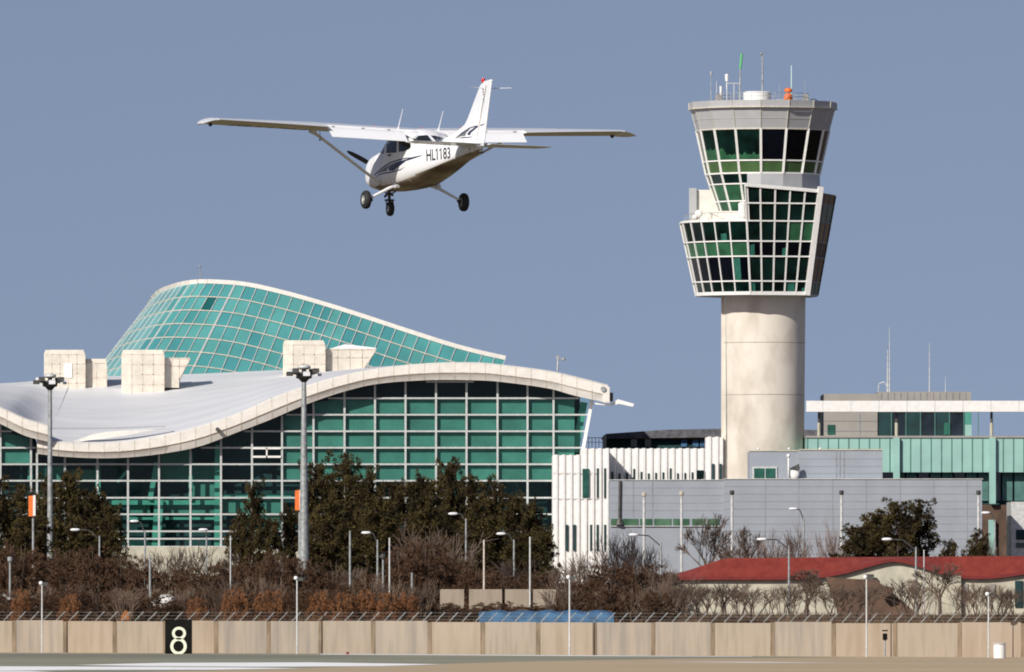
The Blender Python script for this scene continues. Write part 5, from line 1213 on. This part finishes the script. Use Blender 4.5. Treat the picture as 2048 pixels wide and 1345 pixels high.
for sgn in (-1, 1):
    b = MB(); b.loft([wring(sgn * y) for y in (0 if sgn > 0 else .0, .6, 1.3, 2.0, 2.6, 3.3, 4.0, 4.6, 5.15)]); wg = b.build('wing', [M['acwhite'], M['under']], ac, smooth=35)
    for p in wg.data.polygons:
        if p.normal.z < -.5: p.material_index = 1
    TW = bvh(wg)
    # aileron with raised ribs
    b = MB(); rr = []
    n = 44
    for i in range(n + 1):
        y = sgn * (2.50 + (5.12 - 2.50) * i / n); k = 1.0 + (.0 if i % 2 else .10)
        up = [wpt(y, xc, af(xc) * (k if .79 < xc < .99 else 1)) for xc in (.81, .84, .9, .99, 1.0)]; lo = [wpt(y, xc, af(xc, up=False) * (k if .79 < xc < .99 else 1)) for xc in (.99, .9, .84, .81)]
        rr.append(up + lo)
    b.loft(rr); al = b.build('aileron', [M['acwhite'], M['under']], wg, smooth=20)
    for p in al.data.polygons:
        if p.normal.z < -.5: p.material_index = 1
    # flap, slid back and turned down
    b = MB(); rr = []; FA = R(33)
    for y in (.56, 2.46):
        y = sgn * y; hx = wpt(y, .82, .012); o = []
        for xc, z in ((-.02, 0), (.0, .03), (.06, .048), (.14, .046), (.26, .03), (.46, .004), (.46, -.004), (.2, .0), (.06, -.02), (0, -.022)):
            o.append(Vector((hx.x + xc * math.cos(FA) + z * math.sin(FA), y, hx.z - .035 - xc * math.sin(FA) + z * math.cos(FA))))
        rr.append(o)
    b.loft(rr); b.build('flap', M['acwhite'], wg, smooth=30)
    b = MB()
    for y in (.9, 1.55, 2.3):
        p = wpt(sgn * y, .76, .0); b.box(p + Vector((-.02, -.03, -.02)), p + Vector((.12, .03, .02)))
    b.build('flap_track', M['gap'], wg)
    # tip
    b = MB(); tip = []
    for y, s_, cx in ((5.15, 1, 0), (5.27, .93, .02), (5.38, .72, .08), (5.46, .42, .16), (5.50, .1, .25)):
        ring = wring(sgn * y, s_, .995); le, c, inc = chord(sgn * y)
        ring = [Vector((p.x + (le + c * .85 - p.x) * cx * 3.2, p.y, p.z - .10 * ((y - 5.15) / .34) ** 1.3)) for p in ring]; tip.append(ring)
    b.loft(tip); tp = b.build('wing_tip', M['acwhite'], wg, smooth=40)
    b = MB(); p = wpt(sgn * 5.1, .35, -.06); b.sphere(p, .05, 8, 6); b.sphere(p + Vector((.2, sgn * .28, .01)), .03, 8, 6); b.build('tip_light', M['gap'], wg)
    # strut
    b = MB(); a = Vector((.72, sgn * .56, .72)); d = wpt(sgn * 2.55, .30, -.045) ; dirv = (d - a).normalized(); cx_ = Vector((1, 0, 0)); nn = dirv.cross(cx_).normalized()
    def srg(p, L, th): return [p + cx_ * (L * math.cos(t)) + nn * (th * math.sin(t)) for t in [2 * math.pi * i / 12 for i in range(12)]]
    b.loft([srg(a, .075, .03), srg(a.lerp(d, .88), .075, .03), srg(a.lerp(d, .93), .10, .035), srg(d, .2, .06)]); b.build('wing_strut', M['acwhite'], ac, smooth=40)
    b = MB(); b.tube(wpt(sgn * 2.45, .5, -.05), wpt(sgn * 2.45, .5, -.05) + Vector((0, 0, -.16)), .008, n=5); b.sphere(a.lerp(d, .86) + Vector((0, sgn * .03, -.05)), .025, 6, 4); b.build('tie_down', M['gap'], ac)
    if sgn < 0:
        def under(x, y):
            h = TW.ray_cast(Vector((x, y, 0)), Vector((0, 0, 1))); return h[0] - Vector((0, 0, .004)) if h[0] else None
        text_decal('wing_registration', lambda u, v: (1.0 + .6 * (1 - v), -4.6 + 1.9 * (1 - u)), TW, wg, under, M['faint'])
    else:
        def over(x, y):
            h = TW.ray_cast(Vector((x, y, 4)), Vector((0, 0, -1))); return h[0] + Vector((0, 0, .004)) if h[0] else None
        text_decal('wing_registration', lambda u, v: (1.5 - .6 * v, 2.2 + 2.0 * u), TW, wg, over)
# roof fairing over the cabin between the wings
b = MB(); rr = []
for x, w, z in ((.95, .45, 1.84), (1.2, .52, 1.90), (1.6, .54, 1.925), (2.1, .54, 1.90), (2.5, .50, 1.83), (2.7, .46, 1.74)):
    rr.append([Vector((x, w * math.cos(t), z - .12 + .12 * math.sin(t) if math.sin(t) > 0 else z - .12)) for t in [math.pi * i / 12 for i in range(13)]])
b.loft(rr); b.build('cabin_roof', M['acwhite'], ac, smooth=40)
for (x, y, L) in ((2.15, -.62, .56), (2.1, .42, .54)):
    b = MB(); b.path([Vector((x, y, 1.82)), Vector((x + .05, y, 1.93)), Vector((x + .36, y, 1.93 + L * .72))], [.05, .016, .009], 6); b.build('roof_aerial', M['acwhite'], ac, smooth=40)
b = MB()
for y in (-1.0, .2, 1.2): b.sphere(Vector((1.55, y, 1.985 + abs(y) * .03)), .022, 6, 4)
b.build('fuel_vent', M['beacon'], ac)
# tail
def sym(x0, x1, y, z, th, n=9, flat=None):
    c = x1 - x0; up = []; lo = []
    for i in range(n + 1):
        xc = 1 - i / n; t = 5 * th * (.2969 * xc ** .5 - .126 * xc - .3516 * xc ** 2 + .2843 * xc ** 3 - .1036 * xc ** 4)
        up.append(Vector((x0 + xc * c, y, z + t * c))); lo.append(Vector((x0 + xc * c, y, z - t * c)))
    return up + lo[::-1][1:-1]
def tilt(vs): return [(x, y, z + (6.5 - x) * .062 - y * .014) for x, y, z in vs]
for sgn in (-1, 1):
    zt_ = 1.175
    b = MB(); b.loft([sym(5.12, 5.98, sgn * .02, zt_, .10), sym(5.5, 6.08, sgn * 1.55, zt_, .11), sym(5.62, 6.0, sgn * 1.70, zt_, .09)]); b.v = tilt(b.v); tl_ = b.build('tailplane', M['acwhite'], ac, smooth=40)
    b = MB(); rr = []
    for i in range(25):
        t = i / 24; y = sgn * (.10 + 1.52 * t); k = 1.0 if i % 2 else 1.12; rr.append([Vector((p.x, p.y, zt_ + (p.z - zt_) * k)) for p in sym(5.96 + .1 * t, 6.56 - .10 * t, y, zt_, .075, 6)])
    rr.append(sym(5.66, 6.40, sgn * 1.68, zt_, .06, 6)); rr.append(sym(5.74, 6.20, sgn * 1.73, zt_, .04, 6))
    b.loft(rr); b.v = tilt(b.v); b.build('elevator', M['acwhite'], tl_, smooth=20)
fin_o = [(3.3, 1.47), (4.5, 1.60), (5.05, 1.68), (5.25, 1.74), (5.42, 1.90), (6.16, 2.56), (6.24, 2.62), (6.56, 2.60), (5.83, 1.28), (5.6, 1.20), (4.5, 1.30), (3.3, 1.40)]
def slab(name, out, th0, th1, m, parent, bev=.35):
    b = MB(); c = Vector((sum(p[0] for p in out) / len(out), 0, sum(p[1] for p in out) / len(out)))
    def T_(z): t = max(0, min(1, (z - 1.2) / 1.4)); return th0 + (th1 - th0) * t
    o = [Vector((x, 0, z)) for x, z in out]; inn = []
    for x, z in out:
        d = Vector((x, 0, z)) - c; L = d.length; inn.append(c + d * (1 - min(.6, .07 / L)))
    L_ = [Vector((p.x, -T_(p.z), p.z)) for p in inn]; Rr = [Vector((p.x, T_(p.z), p.z)) for p in inn]
    L0 = [Vector((p.x, -T_(p.z) * bev, p.z)) for p in o]; R0 = [Vector((p.x, T_(p.z) * bev, p.z)) for p in o]
    b.loft([L_, L0, R0, Rr]); return b.build(name, m, parent)
fin = slab('fin', fin_o, .05, .035, M['acwhite'], ac)
rud = slab('rudder', [(6.58, 2.57), (6.30, 2.62), (6.32, 2.66), (6.86, 2.66), (6.85, 2.55), (6.36, 1.26), (6.28, 1.12), (6.06, .98), (5.92, 1.06), (5.86, 1.26)], .026, .016, M['acwhite'], ac)
b = MB(); b.bar((5.845, 0, 1.26), (6.555, 0, 2.56), .066, .02, (1, 0, -.5)); b.build('rudder_gap', M['panelline'], ac)
b = MB(); b.lathe((6.30, 0, 2.64), [(.01, 0), (.045, 0), (.05, .04), (.04, .085), (.01, .10)], 10); b.build('beacon', M['beacon'], ac, smooth=40)
b = MB(); b.sphere((6.87, 0, 2.62), .03, 8, 6); b.build('tail_light', M['lampglass'], ac)
b = MB(); b.path([Vector((6.35, 0, 2.48)), Vector((6.75, -.50, 2.49))], [.012, .006], 5); b.path([Vector((6.45, 0, 2.48)), Vector((6.85, .50, 2.47))], [.012, .006], 5); b.build('whisker_aerial', M['acwhite'], ac)
TFin = bvh(fin); 
def t2(l): return z2(l)
decal('fin_stripe', TFin, [t2([(740, 925), (830, 845), (940, 775), (1045, 745), (1052, 755), (1000, 762), (950, 787), (850, 852), (760, 917)]), t2([(1050, 748), (1048, 772), (990, 820), (955, 850), (945, 880), (915, 880), (905, 865), (930, 830), (990, 785)]), t2([(775, 925), (850, 905), (940, 903), (1000, 873), (940, 915), (860, 920)])], M['navy'], True, fin)
decal('fin_stripe', TFin, [t2([(750, 925), (830, 865), (900, 818), (945, 795), (890, 850), (880, 888), (820, 895)])], M['greystripe'], True, fin)
TR_ = bvh(rud)
decal('rudder_stripe', TR_, [t2([(1062, 745), (1160, 722), (1062, 768)])], M['navy'], True, rud)
decal('fin_emblem', TFin, [t2([(1112, 252), (1130, 250), (1130, 268), (1114, 268)]), t2([(1112, 285), (1120, 285), (1128, 310), (1120, 312)]), t2([(1110, 334), (1132, 332), (1132, 337), (1110, 339)])], M['lettering'], False, fin, 1)
decal('fin_roundel', TFin, [t2([(1115, 392), (1124, 400), (1114, 408), (1105, 402)]), t2([(1106, 430), (1124, 430), (1115, 446)])], mat('blue_emblem', (.03, .12, .6, 1), .4), False, fin, 1)
# landing gear
for sgn in (-1, 1):
    hub = Vector((1.62, sgn * 1.24, .235))
    b = MB(); b.path([Vector((1.62, sgn * .42, .62)), Vector((1.62, sgn * .55, .575)), hub + Vector((0, -sgn * .11, .05))], [.06, .042, .028], 8); b.build('main_gear_leg', M['acwhite'], ac, smooth=40)
    b = MB(); b.lathe(Vector((1.62, sgn * .52, .59)), [(.01, 0), (.075, 0), (.06, .12), (.01, .13)], 8, 1); b.build('leg_fairing', M['acwhite'], ac)
    b = MB(); prof = [(.10, -.07), (.16, -.085), (.20, -.065), (.218, -.03), (.222, 0), (.218, .03), (.20, .065), (.16, .085), (.10, .07)]
    b.lathe(hub, prof, 28, 1); wh = b.build('main_wheel', M['rubber'], ac, smooth=50)
    b = MB(); b.lathe(hub, [(.01, -.074), (.05, -.082), (.06, -.06), (.09, -.075), (.10, -.074), (.10, .074), (.09, .075), (.05, .08), (.01, .08)], 18, 1); b.build('rim', M['palesteel'], wh, smooth=30)
    b = MB(); b.tube(hub + Vector((.05, -sgn * .11, -.02)), hub + Vector((-.03, -sgn * .13, .05)), .045, n=8); b.build('brake', M['gap'], wh)
b = MB(); hub = Vector((-.10, 0, .19))
b.path([Vector((-.18, 0, .68)), Vector((-.16, 0, .50)), Vector((-.14, 0, .36))], [.055, .04, .035], 8)
b.box((-.22, -.10, .38), (-.08, .10, .42)); b.bar((-.14, -.085, .40), (-.10, -.085, .18), .05, .014, (0, 1, 0)); b.bar((-.14, .085, .40), (-.10, .085, .18), .05, .014, (0, 1, 0))
b.tube((-.05, 0, .55), (.03, .02, .50), .03, n=6); b.tube((-.20, 0, .52), (-.10, .16, .62), .018, n=6); b.tube((-.20, 0, .52), (-.10, -.16, .62), .018, n=6); b.build('nose_gear_strut', M['darksteel'], ac)
b = MB(); b.lathe(hub, [(.08, -.055), (.13, -.065), (.165, -.05), (.178, -.02), (.178, .02), (.165, .05), (.13, .065), (.08, .055)], 24, 1); wh = b.build('nose_wheel', M['rubber'], ac, smooth=50)
b = MB(); b.lathe(hub, [(.01, -.06), (.08, -.06), (.08, .06), (.01, .06)], 14, 1); b.build('rim', M['palesteel'], wh)
# propeller and spinner
hubp = Vector((-.86, .04, 1.20))
b = MB(); b.lathe(hubp, [(.01, -.34), (.05, -.31), (.10, -.22), (.15, -.08), (.165, .08), (.01, .08)], 20, 0); b.build('spinner', M['acwhite'], ac, smooth=50)
a0 = R(154)
for k in (0, 1):
    a = a0 + k * math.pi; d = Vector((0, -math.cos(a) * -1, math.sin(a))); b = MB(); rr = []
    d = Vector((0, math.cos(a), math.sin(a))); tq = Vector((0, -math.sin(a), math.cos(a)))
    for r_, c_, tw in ((.10, .10, 55), (.25, .14, 42), (.45, .155, 30), (.65, .14, 23), (.82, .11, 18), (.92, .07, 16), (.955, .02, 15)):
        ax = tq * math.cos(R(tw)) + Vector((1, 0, 0)) * math.sin(R(tw)); nn = ax.cross(d).normalized()
        rr.append([hubp + d * r_ + ax * (c_ / 2 * math.cos(t)) + nn * (.014 * math.sin(t)) for t in [2 * math.pi * i / 10 for i in range(10)]])
    b.loft(rr); b.build('propeller_blade', M['gap'] if 0 else M['black'], ac, smooth=40)
b = MB(); b.tube((.55, -.25, .56), (.30, -.28, .44), .03, n=8); b.build('exhaust', M['darksteel'], ac)
b = MB(); b.sphere((5.75, -.12, 1.12), .035, 6, 4); b.bar((5.9, 0, 1.03), (6.25, 0, .98), .03, .03, (0, 1, 0)); b.build('tail_tie_down', M['gap'], ac)
